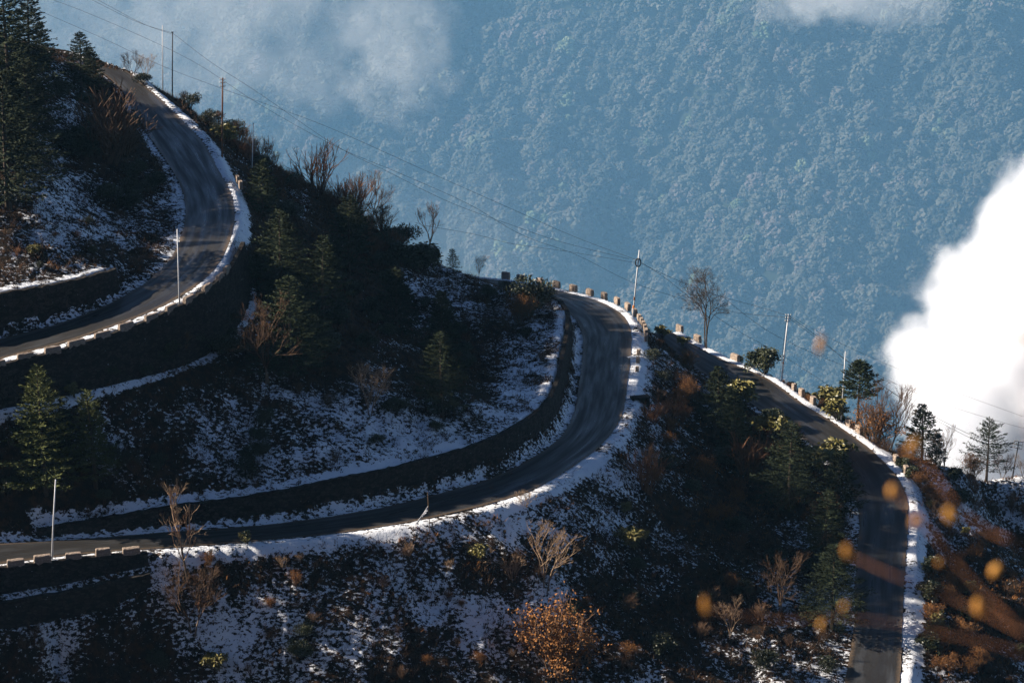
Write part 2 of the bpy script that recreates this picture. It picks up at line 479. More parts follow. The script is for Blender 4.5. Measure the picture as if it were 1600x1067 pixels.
# borders
line([(GX0, GY0, -44), (GX1, GY0, -52)], 3)
line([(GX0, GY0, -44), (GX0, -15, -6), (GX0, 3, 12), (GX0, 20, 24), (GX0, 40, 43), (GX0, 60, 57), (GX0, 104, 66), (GX0, 125, 58), (GX0, 160, 40), (GX0, GY1, 20)], 3)  # unseen rise on the left, its heights shaped to shade the upper road
line([(GX1, GY0, -52), (GX1, 60, -44), (GX1, 110, -62), (GX1, GY1, -110)], 3)
line([(GX0, GY1, 20), (-60, GY1, 0), (0, GY1, -60), (GX1, GY1, -110)], 3)

def solve():
    Z = None
    for f in (16, 8, 4, 2, 1):
        nx, ny = (NX + f - 1) // f, (NY + f - 1) // f
        S = np.zeros((nx, ny)); C = np.zeros((nx, ny)); pr = np.zeros((nx, ny), int)
        ii, jj = np.nonzero(~np.isnan(cz_))
        a, b = np.minimum(np.round(ii / f).astype(int), nx - 1), np.minimum(np.round(jj / f).astype(int), ny - 1)
        np.add.at(S, (a, b), cz_[ii, jj]); np.add.at(C, (a, b), 1)
        fix = C > 0
        val = np.where(fix, S / np.maximum(C, 1), 0)
        if Z is None: Z = np.full((nx, ny), val[fix].mean())
        else:
            x = np.minimum(np.arange(nx) / 2, Z.shape[0] - 1); y = np.minimum(np.arange(ny) / 2, Z.shape[1] - 1)
            x0 = np.floor(x).astype(int); y0 = np.floor(y).astype(int); x1 = np.minimum(x0 + 1, Z.shape[0] - 1); y1 = np.minimum(y0 + 1, Z.shape[1] - 1)
            fx = (x - x0)[:, None]; fy = (y - y0)[None]
            Z = (Z[x0][:, y0] * (1 - fy) + Z[x0][:, y1] * fy) * (1 - fx) + (Z[x1][:, y0] * (1 - fy) + Z[x1][:, y1] * fy) * fx
        Z = np.where(fix, val, Z)
        for it in range({16: 400, 8: 300, 4: 250, 2: 160, 1: 60}[f]):
            P = np.pad(Z, 1, mode='edge')
            A = (P[2:, 1:-1] + P[:-2, 1:-1] + P[1:-1, 2:] + P[1:-1, :-2]) / 4
            Z = np.where(fix, val, A)
    return Z
Z = solve()
XX, YY = np.meshgrid(GX0 + ST * np.arange(NX), GY0 + ST * np.arange(NY), indexing='ij')
Zbase = Z.copy()
# soften creases of the interpolation away from roads and walls, then roughen
hard = cp_ >= 4
def dil(m, n):
    for _ in range(n):
        p = np.pad(m, 1); m = p[1:-1, 1:-1] | p[2:, 1:-1] | p[:-2, 1:-1] | p[1:-1, 2:] | p[1:-1, :-2]
    return m
def ero(m): return ~dil(~m, 1)
keep = dil(cp_ == 4, 1) | ero(cp_ == 5) | (cp_ == 5) & dil(cp_ == 4, 3)
for it in range(45):
    P = np.pad(Z, 1, mode='edge')
    A = (P[2:, 1:-1] + P[:-2, 1:-1] + P[1:-1, 2:] + P[1:-1, :-2]) / 4
    Z = np.where(keep, Z, A)
dist = np.zeros_like(Z); m = keep.copy()
for k in range(16):
    dist += ~m; m = dil(m, 1)
wgt = np.clip(dist / 10.0, 0, 1)
rough = 1.3 * fbm(XX / 9, YY / 9, 4, 3) + .75 * fbm(XX / 1.9, YY / 1.9, 3, 11)
Z = Z + wgt * rough
roadmask = cp_ == 5
Z = Z + np.where(cp_ == 5, 0, .10 * fbm(XX / 1.2, YY / 1.2, 2, 5) * (1 - wgt))

def hz(x, y):
    u = (np.asarray(x) - GX0) / ST; v = (np.asarray(y) - GY0) / ST
    u = np.clip(u, 0, NX - 1.001); v = np.clip(v, 0, NY - 1.001)
    i = u.astype(int); j = v.astype(int); fu = u - i; fv = v - j
    return (Z[i, j] * (1 - fv) + Z[i, j + 1] * fv) * (1 - fu) + (Z[i + 1, j] * (1 - fv) + Z[i + 1, j + 1] * fv) * fu
_ts = np.arange(215, 520, .4)
def hit(px, py):
    """where the sight line through a photo pixel meets the hillside"""
    d = ray(px, py); P = CAM + d * _ts[:, None]
    ok = (P[:, 0] > GX0) & (P[:, 0] < GX1) & (P[:, 1] > GY0) & (P[:, 1] < GY1)
    below = ok & (P[:, 2] <= hz(P[:, 0], P[:, 1]))
    k = np.argmax(below)
    if not below.any(): return None
    p = P[k].copy(); p[2] = hz(p[0], p[1]); return p

# snow amount per vertex
sn = np.full((NX, NY), .50)
uvp, dep = project(np.stack([XX.ravel(), YY.ravel(), Z.ravel()], 1))
U = uvp[:, 0].reshape(NX, NY); Vv = uvp[:, 1].reshape(NX, NY)
gx, gy = np.gradient(Z, ST)
steep = np.hypot(gx, gy)
for (cx_, cy_, rx_, ry_, a_) in [(100,330,110,80,.12),(60,170,50,70,.14),(300,680,140,90,-.02),(520,620,90,70,.06),(650,680,150,50,.12),(720,450,70,60,.10),(820,600,50,90,.14),
    (400,980,150,90,.17),(640,960,180,90,.06),(1290,980,60,80,.10),(1010,690,70,60,.10),(700,830,250,25,.16),(1500,800,110,50,.16),(1590,800,40,80,.14),(250,900,40,60,.22),
    (450,420,90,110,-.22),(530,510,90,80,-.20),(320,170,90,60,-.25),(1170,740,120,130,-.18),(1080,930,110,80,-.10),(190,190,70,90,-.22),(20,180,50,120,-.25),(420,900,130,40,-.12),(170,780,140,25,-.12),(90,1000,150,60,.06),(700,560,70,80,-.14),(590,370,80,50,-.15),(1540,950,100,100,-.12),(130,590,220,30,-.25)]:
    sn += a_ * np.exp(-((U - cx_) / rx_) ** 2 - ((Vv - cy_) / ry_) ** 2)
sn -= np.clip(steep - .85, 0, .6) * .12
def mark(P, rad, amount, mode='set'):
    P = np.atleast_2d(P); k = int(rad / ST) + 1
    for p in P:
        i = int(round((p[0] - GX0) / ST)); j = int(round((p[1] - GY0) / ST))
        i0, i1, j0, j1 = max(0, i - k), min(NX, i + k + 1), max(0, j - k), min(NY, j + k + 1)
        if i0 >= i1 or j0 >= j1: continue
        d = np.hypot(XX[i0:i1, j0:j1] - p[0], YY[i0:i1, j0:j1] - p[1])
        sub = sn[i0:i1, j0:j1]; sel = d < rad
        sub[sel] = np.maximum(sub[sel], amount) if amount > 0 else np.minimum(sub[sel], amount)
I = np.arange(len(R1.L)); mark(R1.at(I, 1, 1.2), 1.25, .67); mark(R1.at(I, 0, .9), .85, .58)
I = np.arange(K4, station(R2, 1, 850, 757)); mark(R2.at(I, 1, 1.4), 1.3, .66); I = np.arange(station(R2, 1, 850, 757), len(R2.L)); mark(R2.at(I, 1, 1.2), 1.5, .70); I = np.arange(len(R2.L)); mark(R2.at(I, 0, .8), .7, .60)
I = np.arange(K4); mark(R2.at(I, 1, .5), .6, .66)
I = np.arange(station(R2, 1, 960, 670), station(R2, 1, 984, 530)); mark(R2.at(I, 1, 1.4), 2.4, .58)
I = np.arange(len(R3.L)); mark(R3.at(I, 1, 1.5), 1.45, .74); mark(R3.at(I, 0, 1.0), 1.0, .56)
for w_ in (W1, W3): mark(w_.top + w_.dir * 1.3, 1.0, .66)
mark(W2.foot[:-6] + W2.dir[:-6] * 1.2, .6, .62)
mark(W4.foot + W4.dir * 1.0, 1.0, .62); mark(T5.foot + T5.dir * 1.2, .7, .54)

sn += .10 * fbm(XX / 1.6, YY / 1.6, 2, 91) + .10 * fbm(XX / 6, YY / 6, 2, 92)
class Zone: pass
ii, jj = np.meshgrid(np.arange(NX - 1), np.arange(NY - 1), indexing='ij')
q = ii * NY + jj
quads = np.stack([q, q + NY, q + NY + 1, q + 1], -1).reshape(-1, 4)
verts = np.stack([XX.ravel(), YY.ravel(), Z.ravel()], 1)
# skirt: the spur runs on down into the valley outside the frame
ring = [(i, 0) for i in range(0, NX)] + [(NX - 1, j) for j in range(1, NY)] + [(i, NY - 1) for i in range(NX - 2, -1, -1)] + [(0, j) for j in range(NY - 2, 0, -1)]
ring = np.array(ring); rid = ring[:, 0] * NY + ring[:, 1]
rc = verts[rid]; cen = np.array([1, 77, 0.])
outd = rc - cen; outd[:, 2] = 0; outd /= np.linalg.norm(outd, axis=1)[:, None]
prev = rid; allv = [verts]; allq = [quads]; base = len(verts)
for dd, dz in ((12, -9), (60, -55), (300, -300), (1500, -1250)):
    nv = rc + outd * dd; nv[:, 2] = rc[:, 2] + dz
    allv.append(nv); nid = base + np.arange(len(rid)); base += len(rid)
    a, b = prev, np.roll(prev, -1); c, d = np.roll(nid, -1), nid
    allq.append(np.stack([a, d, c, b], 1)); prev = nid
V_all = np.vstack(allv)
me = mesh_np("hillside", V_all, np.vstack(allq), M['ground'], smooth=True)
att = me.attributes.new("snow", 'FLOAT', 'POINT')
sv = np.full(len(V_all), .30, dtype=np.float32); sv[:NX * NY] = sn.ravel(); att.data.foreach_set("value", sv)
tag(obj("hillside", me), "steep brown hillside with patchy snow carrying the roads", kind="structure")

def road_mesh(name, r, label):
    n = 13
    t = np.linspace(0, 1, n)
    P = r.A[:, None] * (1 - t)[None, :, None] + r.B[:, None] * t[None, :, None]
    wob = .14 * fbm(r.L / 1.3, r.L * 0 + 3, 3, 21); wob2 = .14 * fbm(r.L / 1.3, r.L * 0 + 9, 3, 22)
    P[:, 0] += r.N * wob[:, None]; P[:, -1] += r.N * wob2[:, None]
    P[:, :, 2] += .02 + .05 * (1 - (2 * t - 1) ** 2)[None]
    uv = np.stack([np.broadcast_to(t[None], P.shape[:2]), np.broadcast_to(r.L[:, None], P.shape[:2])], -1)
    # edge faces down
    k = len(r.L); i = np.arange(k - 1)[:, None] * n; j = np.arange(n - 1)[None]
    Q = np.stack([i + j, i + j + 1, i + n + j + 1, i + n + j], -1).reshape(-1, 4)
    if r.N[0, 0] * r.T[0, 1] - r.N[0, 1] * r.T[0, 0] < 0: Q = Q[:, ::-1]
    me = mesh_np(name, P.reshape(-1, 3), Q, M['road'], True, uv.reshape(-1, 2))
    return tag(obj(name, me), label, kind="structure")
road_mesh("road", R1, "upper bend of the narrow mountain road")
road_mesh("road", R2, "middle hairpin of the narrow mountain road")
road_mesh("road", R3, "lower stretch of the narrow mountain road")
# ------------------------------------------------------------------ retaining walls
def wall_mesh(w, name, label):
    k = len(w.I)
    if w.down: top = w.top + w.dir * .38; foot = w.foot + w.dir * .80; back = w.top - w.dir * .25
    else: top = w.top - w.dir * .12; foot = w.foot - w.dir * .12; back = w.top + w.dir * .55
    foot = foot.copy(); foot[:, 2] -= .5
    rows = 9
    t = np.linspace(0, 1, rows)
    P = foot[:, None] * (1 - t)[None, :, None] + top[:, None] * t[None, :, None]
    ll = np.arange(k)[:, None] * .5 + 0 * t[None]
    P += (w.dir[:, None] * (.16 * fbm(ll / .9, P[:, :, 2] * 1.2, 3, 31))[:, :, None])
    ragged = .28 * fbm(np.arange(k) * .5 / .9, np.zeros(k), 3, 41)
    P[:, -1, 2] += ragged
    bt = back.copy(); bt[:, 2] += ragged * .6 + .02
    bb = back.copy(); bb[:, 2] -= np.maximum(w.h * .8, .6) if w.down else .8
    n = rows + 2
    A = np.concatenate([P, bt[:, None], bb[:, None]], 1)
    i = np.arange(k - 1)[:, None] * n; j = np.arange(n)[None]; j2 = (j + 1) % n
    Q = np.stack([i + j, i + j2, i + n + j2, i + n + j], -1).reshape(-1, 4)
    V = A.reshape(-1, 3)
    cap = [np.array([[0, j, j + 1] for j in range(1, n - 1)]), np.array([[(k - 1) * n, (k - 1) * n + j + 1, (k - 1) * n + j] for j in range(1, n - 1)])]
    me = mesh_np(name, V, [Q] + cap, M['wall'], False)
    bpy.context.view_layer.update()
    return tag(obj(name, me), label, "retaining wall")
T5w = T5
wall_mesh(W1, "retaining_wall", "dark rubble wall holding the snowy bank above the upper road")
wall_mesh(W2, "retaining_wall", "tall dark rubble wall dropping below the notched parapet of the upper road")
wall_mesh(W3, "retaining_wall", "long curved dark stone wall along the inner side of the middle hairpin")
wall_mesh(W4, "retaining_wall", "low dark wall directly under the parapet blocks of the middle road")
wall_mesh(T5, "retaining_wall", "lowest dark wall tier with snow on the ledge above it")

# ------------------------------------------------------------------ parapet blocks
import bmesh
def block_mesh(L, D, H, seed, taper=.06, mat='block'):
    bm = bmesh.new(); bmesh.ops.create_cube(bm, size=1)
    for v in bm.verts:
        v.co = Vector((v.co.x * L, v.co.y * D, (v.co.z + .5) * H))
    bmesh.ops.bevel(bm, geom=list(bm.edges), offset=.07, segments=1, affect='EDGES')
    bmesh.ops.subdivide_edges(bm, edges=[e for e in bm.edges if e.calc_length() > .35], cuts=3, use_grid_fill=True)
    r = random.Random(seed)
    for v in bm.verts:
        f = 1 - taper * v.co.z / H
        v.co.x *= f; v.co.y *= f
        v.co += Vector((r.uniform(-1, 1), r.uniform(-1, 1), r.uniform(-1, 1))) * .028
        if v.co.z < .05: v.co.z -= .45
    me = bpy.data.meshes.new("parapet_block"); bm.to_mesh(me); bm.free()
    me.materials.append(M[mat]); return me
BLK = {}
def place_block(r, px, py, off, size, label, group, sd=0, tilt=0.0, side=1, sink=0.0, mat='block'):
    i = station(r, side, px, py)
    # find the station whose offset point projects closest to the pixel
    I = np.arange(max(0, i - 30), min(len(r.L), i + 30))
    Pp = r.at(I, side, off)
    uv, _ = project(Pp); k = I[int(np.argmin(np.hypot(uv[:, 0] - px, uv[:, 1] - py)))]
    p = r.at(k, side, off); t = r.T[k]
    key = (size, sd % 4, mat)
    if key not in BLK: BLK[key] = block_mesh(*size, sd, mat=mat)
    o = obj("parapet_block", BLK[key], loc=(p[0], p[1], p[2] - .05 - sink))
    o.rotation_euler = (random.uniform(-.02, .02), tilt + math.atan2(t[2], math.hypot(t[0], t[1])) * -1 * 0, math.atan2(t[1], t[0]) + random.uniform(-.05, .05))
    o.scale = (random.uniform(.86, 1.08), random.uniform(.9, 1.1), random.uniform(.84, 1.08))
    return tag(o, label, "parapet block", group)
ORD = "first second third fourth fifth sixth seventh eighth ninth tenth eleventh twelfth thirteenth fourteenth fifteenth sixteenth".split()
g = "parapet blocks along the upper road"
u1 = [(-6,564),(40,552),(83,541),(120,530),(160,516),(198,504),(235,491),(268,479),(299,467),(326,453),(351,440),(364,428)]
for k, (px, py) in enumerate(u1):
    place_block(R1, px, py + 4, 2.0, (2.35, .6, .75), f"{ORD[k]} block of the notched upper road parapet counted from the left edge", g, k)
for k, (px, py) in enumerate([(374,292),(372,281)]):
    place_block(R1, px, py, 2.1, (1.3, .6, .9), ["nearer" , "farther"][k] + " of the pair of brown stone blocks beside the upper bend", g, k + 2)
g = "parapet blocks round the outside of the middle hairpin"
u2 = [(792,425),(815,429),(845,437),(868,444),(895,451),(922,457),(946,462),(968,467),(986,474),(1001,481),(1011,487),(1017,494),(1018,502),(1016,510),(1013,519),(1012,528)]
for k, (px, py) in enumerate(u2):
    place_block(R2, px, py, 2.5, (1.65, .7, .98) if k < 9 else (1.4, .65, .9), f"{ORD[k]} stone block round the middle hairpin counted from its hidden far end", g, k)
for k, (px, py) in enumerate([(996,553),(996,566),(997,580)]):
    place_block(R2, px, py, 1.3, (1.0, .6, .9), ["upper", "middle", "lowest"][k] + " of three dark broken blocks on the snowy verge of the hairpin", g, k + 1, tilt=[.1, -.15, .2][k])
g = "parapet blocks along the middle road"
for k, (px, py) in enumerate([(-20,892),(26,888),(69,885),(114,880),(159,874),(205,869)]):
    if k == 0: continue
    place_block(R2, px, py, 1.1, (2.1, .7, .95), f"{ORD[k-1]} block on the middle road parapet counted from the left edge", g, k)
g = "parapet blocks along the lower road"
l3 = ["reddish block on the lower road beside the yellow rhododendron", "pale block at the foot of the tall bare tree", "small brown block leading the row down the lower road",
      "rounded brown boulder standing on the lower road verge", "pale block next to the rounded boulder", "leaning block after the boulder on the lower road verge",
      "upper block of the pair below the short steel pole", "lower block of the pair below the short steel pole", "second to last block on the lower road verge", "last pale block on the lower road verge before the bend"]
for k, (px, py, sz) in enumerate([(1054,524,(2.0,.7,1.0)),(1088,535,(1.8,.7,1.0)),(1152,557,(1.9,.7,1.0)),(1239,607,(.9,.7,.9)),(1255,612,(1.2,.7,1.1)),(1274,625,(1.3,.7,1.1)),(1325,668,(1.3,.7,1.1)),(1338,681,(1.8,.7,1.1)),(1395,724,(1.2,.7,1.1)),(1412,740,(1.3,.8,1.2))]):
    place_block(R3, px, py, 2.0, sz, l3[k], g, k)
# culvert mouth under the verge of the middle road
p = hit(1000, 628)
def culvert(p):
    root = empty("culvert_mouth", p, .25); tag(root, "dark square culvert opening in the snowy verge of the middle hairpin", "culvert")
    for q in (-1, 1):
        b = MB(); b.box((q * 1.25, 0, -.1), (.3, 1.2, 1.3)); obj("side_wall", b.mesh("side_wall", M['wall']), root)
    b = MB(); b.box((0, 0, .68), (3.0, 1.3, .22)); obj("lintel", b.mesh("lintel", M['wall']), root)
    b = MB(); b.box((0, .5, -.1), (2.2, .1, 1.3)); obj("opening", b.mesh("opening", M['rubber_and_shade']), root)  # black panel at the back stands in for the shade inside the culvert
culvert(p + np.array([0, -.2, .2]))

# ------------------------------------------------------------------ poles
POLE = {}
def verge(r, px, py, off):
    Pp = r.at(np.arange(len(r.L)), 1, off); uv, _ = project(Pp)
    return Pp[int(np.argmin(np.hypot(uv[:, 0] - px, uv[:, 1] - py)))]
def pole(nm, base, top_px, label, cat, r0=.10, r1=.06, mat='steel', group=None, extras=None):
    """base world point; top pixel seen at the base's distance"""
    base = np.asarray(base, float)
    top = Py(top_px[0], top_px[1], base[1])
    root = empty(nm, base); tag(root, label, cat, group)
    b = MB(); L = top - base
    b.tube([np.array([0, 0, -.8]), L * .5, L], [r0, (r0 + r1) / 2, r1], 10)
    obj("shaft", b.mesh("shaft", M[mat], True), root)
    if extras: extras(root, L)
    POLE[nm + label[:14]] = (base, top)
    return base, top
def band(root, L, f, r, mat, h=.35):
    b = MB(); c = L * f; b.tube([c - L / np.linalg.norm(L) * h / 2, c + L / np.linalg.norm(L) * h / 2], r, 10); obj("band", b.mesh("band", M[mat]), root)
def insulators(root, L, n=3, arm=.45, mat='steel_dark'):
    for k in range(n):
        z = L * (1 - .02 - .045 * k); s = 1 if k % 2 else -1
        b = MB(); b.tube([z + np.array([-arm, 0, 0]), z + np.array([arm, 0, 0])], .045, 6)
        a = obj("crossarm", b.mesh("crossarm", M[mat]), root)
        for q in (-1, 1):
            b = MB(); c = z + np.array([q * arm, 0, 0])
            b.tube([c, c + [0, 0, .08], c + [0, 0, .16], c + [0, 0, .24]], [.05, .11, .07, .09], 8); obj("insulator", b.mesh("insulator", M['ceramic'], True), a)
def cap_plate(root, L):
    b = MB(); b.box(L + np.array([0, 0, .05]), (.5, .3, .12)); obj("cap", b.mesh("cap", M['steel_dark']), root)
gp = "slim steel poles without lamps"
def collar(root, L): band(root, L, .985, .075, 'steel_dark', .15); band(root, L, .5, .095, 'steel', .12)
pA = pole("steel_pole", Py(254,140,163), (254,40), "tall pale steel pole standing next to a dark pole on the skyline", "pole", .12, .09, 'steel', gp, collar)
pB = pole("utility_pole", Py(269,148,160), (269.5,51), "dark thin pole with a flat cap on the skyline beside bare bushes", "utility pole", .13, .10, 'steel_dark', None, cap_plate)
pC = pole("utility_pole", verge(R1, 345, 243, 1.8), (348,122), "rust brown utility pole with insulators on the snowy verge of the upper road", "utility pole", .17, .12, 'rust', None, lambda r, L: insulators(r, L, 3, .4, 'rust'))
pD = pole("steel_pole", Py(393,285,112), (396,192), "thin pale steel pole rising from dark shrubs below the upper road", "pole", .10, .07, 'steel', gp, collar)
pE = pole("steel_pole", verge(R1, 277, 471, 1.6), (277,358), "pale steel pole standing at the notched parapet of the upper road", "pole", .12, .08, 'steel', gp, collar)
pF = pole("steel_pole", verge(R2, 81, 872, .6), (87,749), "slightly leaning pale steel pole behind the middle road parapet", "pole", .12, .08, 'steel', gp, collar)
def coil(root, L):
    for k in range(3):
        b = MB(); th = np.linspace(0, 2 * math.pi, 25); c = L * .81 + np.array([0, -.16, .0])
        rr = .62 + .05 * k
        b.tube(np.stack([c[0] + rr * .72 * np.cos(th), c[1] + .05 * k + 0 * th, c[2] + rr * 1.1 * np.sin(th)], 1), .07, 6, False)
        obj("cable_coil", b.mesh("cable_coil", M['rubber_and_shade'], True), root)
    band(root, L, .12, .19, 'paint_orange', .5); band(root, L, .25, .17, 'rust', .6)
pG = pole("utility_pole", verge(R2, 998, 482, 2.0), (999,391), "steel pole carrying a black ring of coiled cable beside the hairpin blocks", "utility pole", .15, .11, 'steel', None, coil)
def wood(root, L):
    insulators(root, L, 3, .42, 'steel_dark'); band(root, L, .22, .17, 'paint_orange', .3)
    b = MB(); b.tube([L * .97 + [-.25, 0, 0], L * .5 + [-.30, 0, 0], [-.35, 0, .2]], .03, 5); obj("stay_cable", b.mesh("stay_cable", M['rubber_and_shade']), root)
pH = pole("utility_pole", verge(R3, 1223, 583, 3.0), (1232,491), "pale leaning utility pole with white insulators above the lower road", "utility pole", .17, .12, 'steel', None, wood)
pI = pole("steel_pole", verge(R3, 1317, 648, 2.8), (1321,549), "short steel pole with an orange band beside a bare stemmed fir", "pole", .11, .08, 'steel', gp, lambda r, L: band(r, L, .2, .12, 'paint_orange', .3))
def lattice(root, L):
    for k, f in enumerate((1.0, .9, .8)):
        b = MB(); c = L * f; b.tube([c + [-.8, 0, .25], c + [0, 0, 0], c + [.8, 0, -.1]], .06, 5); a = obj("crossarm", b.mesh("crossarm", M['steel_dark']), root)
        for q in (-.75, -.3, .3, .75):
            b = MB(); b.tube([c + [q, 0, .05], c + [q, 0, .3]], [.05, .08], 6); obj("insulator", b.mesh("insulator", M['ceramic']), a)
pJ = pole("utility_pole", Py(1582,742,98), (1592,690), "distant dark utility pole with crossed arms among bare saplings", "utility pole", .14, .09, 'steel_dark', None, lattice)

# ------------------------------------------------------------------ power lines
def wire(pts, label, r=.030, sag=0.0):
    """pts: list of (px, py, y) or world points"""
    W = [np.asarray(p[0] if len(p) == 1 else Py(*p)) for p in pts]
    X = resample(W, 1)
    X = X[::3] if len(X) > 12 else X
    b = MB(); b.tube(X, r, 5)
    o = obj("power_line", b.mesh("power_line", M['rubber_and_shade'], True))
    return tag(o, label, "power line", "power lines strung along the ridge")
def top(p, f=1.0): return (p[0] + (p[1] - p[0]) * f,)
wire([(60,-42,190),(143,0,175),(215,35,167),top(pB,.99)], "thick black cable reaching the dark skyline pole from the upper edge")
wire([(70,-42,191),(152,0,176),(222,37,168),top(pB,.97)], "second cable running just under the thick one to the skyline pole")
wire([top(pB,.99),(330,98,150),(400,143,144),(525,228,135),(605,268,130),(700,315,126),(800,352,124),(880,379,123),top(pG,.83)], "long sagging cable from the dark skyline pole to the coiled cable pole")
wire([(40,8,180),(160,60,170),(250,102,162),(350,140,152),(430,168,146),(520,202,140),(665,267,133),(800,327,128),(900,371,126),top(pG,.84)], "upper sagging line crossing above all other cables to the coil")
wire([(20,-20,185),(130,18,175),(290,90,160),(400,160,145),(520,227,138),(620,269,132),(730,318,128),(815,367,126),(900,398,126),(985,440,124),(1070,468,122),(1150,488,120),top(pH,.95)], "cable passing behind the coil pole and on to the leaning pole")
wire([(660,352,135),(740,366,132),(800,381,130),(880,392,127),top(pG,.80)], "faint short line that meets the cable coil from the left")
wire([top(pG,.84),(1040,435,123),(1090,474,122),(1150,515,121),(1230,560,120),(1330,625,118)], "line dropping steeply from the cable coil toward the lower road")
wire([top(pG,.82),(1045,432,123),(1110,458,122),(1180,478,120),top(pH,.98)], "line linking the cable coil with the top of the leaning pole")
wire([(1130,465,125),(1200,517,124),(1290,560,122),(1400,600,120)], "thin line passing behind the tall bare tree")
wire([top(pH,.98),(1280,528,113),(1335,573,108),(1430,634,103),(1530,685,99),top(pJ,.8)], "main cable from the leaning pole down to the distant crossed pole", .035)
wire([top(pH,.95),(1300,546,112),(1350,582,108),(1440,643,103),(1530,690,99),top(pJ,.72)], "parallel cable just below the main one over the white cloud", .03)
wire([top(pH,.99),(1300,530,118),(1400,575,115),(1500,615,112),(1640,665,110)], "faint highest line crossing the white cloud to the right edge", .022)
wire([(1360,580,112),(1450,622,110),(1540,652,108),(1640,680,106)], "faint lower line crossing the white cloud to the right edge", .022)

# a bamboo stick with a string of small white flags leaning on the verge of the middle road
def flags():
    s = Pz(668, 826, -1.9); b0 = np.array([0, 0, 0.]);
    root = empty("flag_pole", s); tag(root, "thin bamboo stick with a sloping string of white cloth flags on the road verge", "flag pole")
    t = Py(668, 768, s[1]) - s
    m = MB(); m.tube([[.3, 0, -.5], [.25, 0, 1.4], t * .6 + [.1, 0, 0], t], [.05, .045, .04, .02], 6); obj("stick", m.mesh("stick", M['bamboo'], True), root)
    a = t * .62 + np.array([.1, 0, 0]); e = Py(646, 822, s[1]) - s
    m = MB(); m.tube([a, (a + e) / 2 - [0, 0, .12], e], .03, 5); obj("cord", m.mesh("cord", M['cloth_white']), root)
    for k in range(8):
        f = .04 + .11 * k; c = a + (e - a) * f - np.array([0, 0, .12 * 4 * f * (1 - f)])
        w = (e - a) * .09; hh = .55 - .03 * k
        V = []
        for q in (0, .5, 1):
            for z in (0, .5, 1): V.append(c + w * q + np.array([.03 * math.sin(q * 5 + k), .10 * math.sin(z * 4 + k), -hh * z * (1 - .3 * q)]))
        Q = [[i * 3 + j, i * 3 + j + 1, i * 3 + j + 4, i * 3 + j + 3] for i in range(2) for j in range(2)]
        mm = MB(); mm.add(V, None, Q); obj("flag", mm.mesh("flag", M['cloth_white'], True), root)
flags()
# ------------------------------------------------------------------ plant builders (each returns (wood MB, leaf MB))
def perp(d, r):
    a = r.normal(size=3); a -= d * a.dot(d); return a / (np.linalg.norm(a) + 1e-9)
class Twigs:
    """many tapering three-sided twigs written at once"""
    def __init__(s): s.P = []; s.Q = []; s.a = []; s.b = []
    def add(s, p, q, ra, rb): s.P.append(p); s.Q.append(q); s.a.append(ra); s.b.append(rb)
    def into(s, mb):
        if not s.P: return
        P = np.array(s.P); Q = np.array(s.Q); ra = np.array(s.a)[:, None, None]; rb = np.array(s.b)[:, None, None]
        d = Q - P; d /= np.linalg.norm(d, axis=1)[:, None] + 1e-9
        up = np.where(np.abs(d[:, 2:3]) < .9, np.array([[0, 0, 1.]]), np.array([[1., 0, 0]]))
        u = np.cross(d, up); u /= np.linalg.norm(u, axis=1)[:, None]; v = np.cross(d, u)
        th = np.arange(3) * 2 * math.pi / 3
        off = np.cos(th)[None, :, None] * u[:, None] + np.sin(th)[None, :, None] * v[:, None]
        V = np.concatenate([P[:, None] + ra * off, Q[:, None] + rb * off], 1).reshape(-1, 3)
        b = np.arange(len(P))[:, None] * 6
        Qd = np.concatenate([b + np.array([[0, 1, 4, 3]]), b + np.array([[1, 2, 5, 4]]), b + np.array([[2, 0, 3, 5]])], 0)
        mb.add(V, None, Qd)
def leaves(mb, C, D, L, W, r):
    """kite-shaped leaves at C pointing along D"""
    C = np.asarray(C); D = np.asarray(D); n = len(C)
    D = D / (np.linalg.norm(D, axis=1)[:, None] + 1e-9)
    S = np.cross(D, r.normal(size=(n, 3))); S /= np.linalg.norm(S, axis=1)[:, None] + 1e-9
    L = np.broadcast_to(L, n)[:, None]; W = np.broadcast_to(W, n)[:, None]
    V = np.stack([C, C + D * L * .5 + S * W * .5, C + D * L, C + D * L * .5 - S * W * .5], 1).reshape(-1, 3)
    b = np.arange(n)[:, None] * 4
    mb.add(V, None, b + np.array([[0, 1, 2, 3]]))
def grow(tw, p, d, L, rad, depth, r, spread=.6, up=.15, kids=(2, 4), tips=None, shrink=.68, wob=.18):
    n = 3
    q = p
    for k in range(n):
        d = d + r.normal(size=3) * wob + np.array([0, 0, up * .4]); d /= np.linalg.norm(d)
        q2 = q + d * L / n
        tw.add(q, q2, rad * (1 - .25 * k / n), rad * (1 - .25 * (k + 1) / n)); 
        if depth > 0 and k > 0 and r.random() < .7:
            a = perp(d, r); dd = d * (1 - spread * .5) + a * spread * 1.1 + np.array([0, 0, up]); dd /= np.linalg.norm(dd)
            grow(tw, q2, dd, L * shrink * r.uniform(.6, .95), rad * .55, depth - 1, r, spread, up, kids, tips, shrink, wob)
        q = q2
    if depth == 0:
        if tips is not None: tips.append((q, d))
        return
    for k in range(r.integers(*kids)):
        a = perp(d, r); dd = d + a * spread * r.uniform(.6, 1.2) + np.array([0, 0, up]); dd /= np.linalg.norm(dd)
        grow(tw, q, dd, L * shrink * r.uniform(.8, 1.15), rad * .62, depth - 1, r, spread, up, kids, tips, shrink, wob)

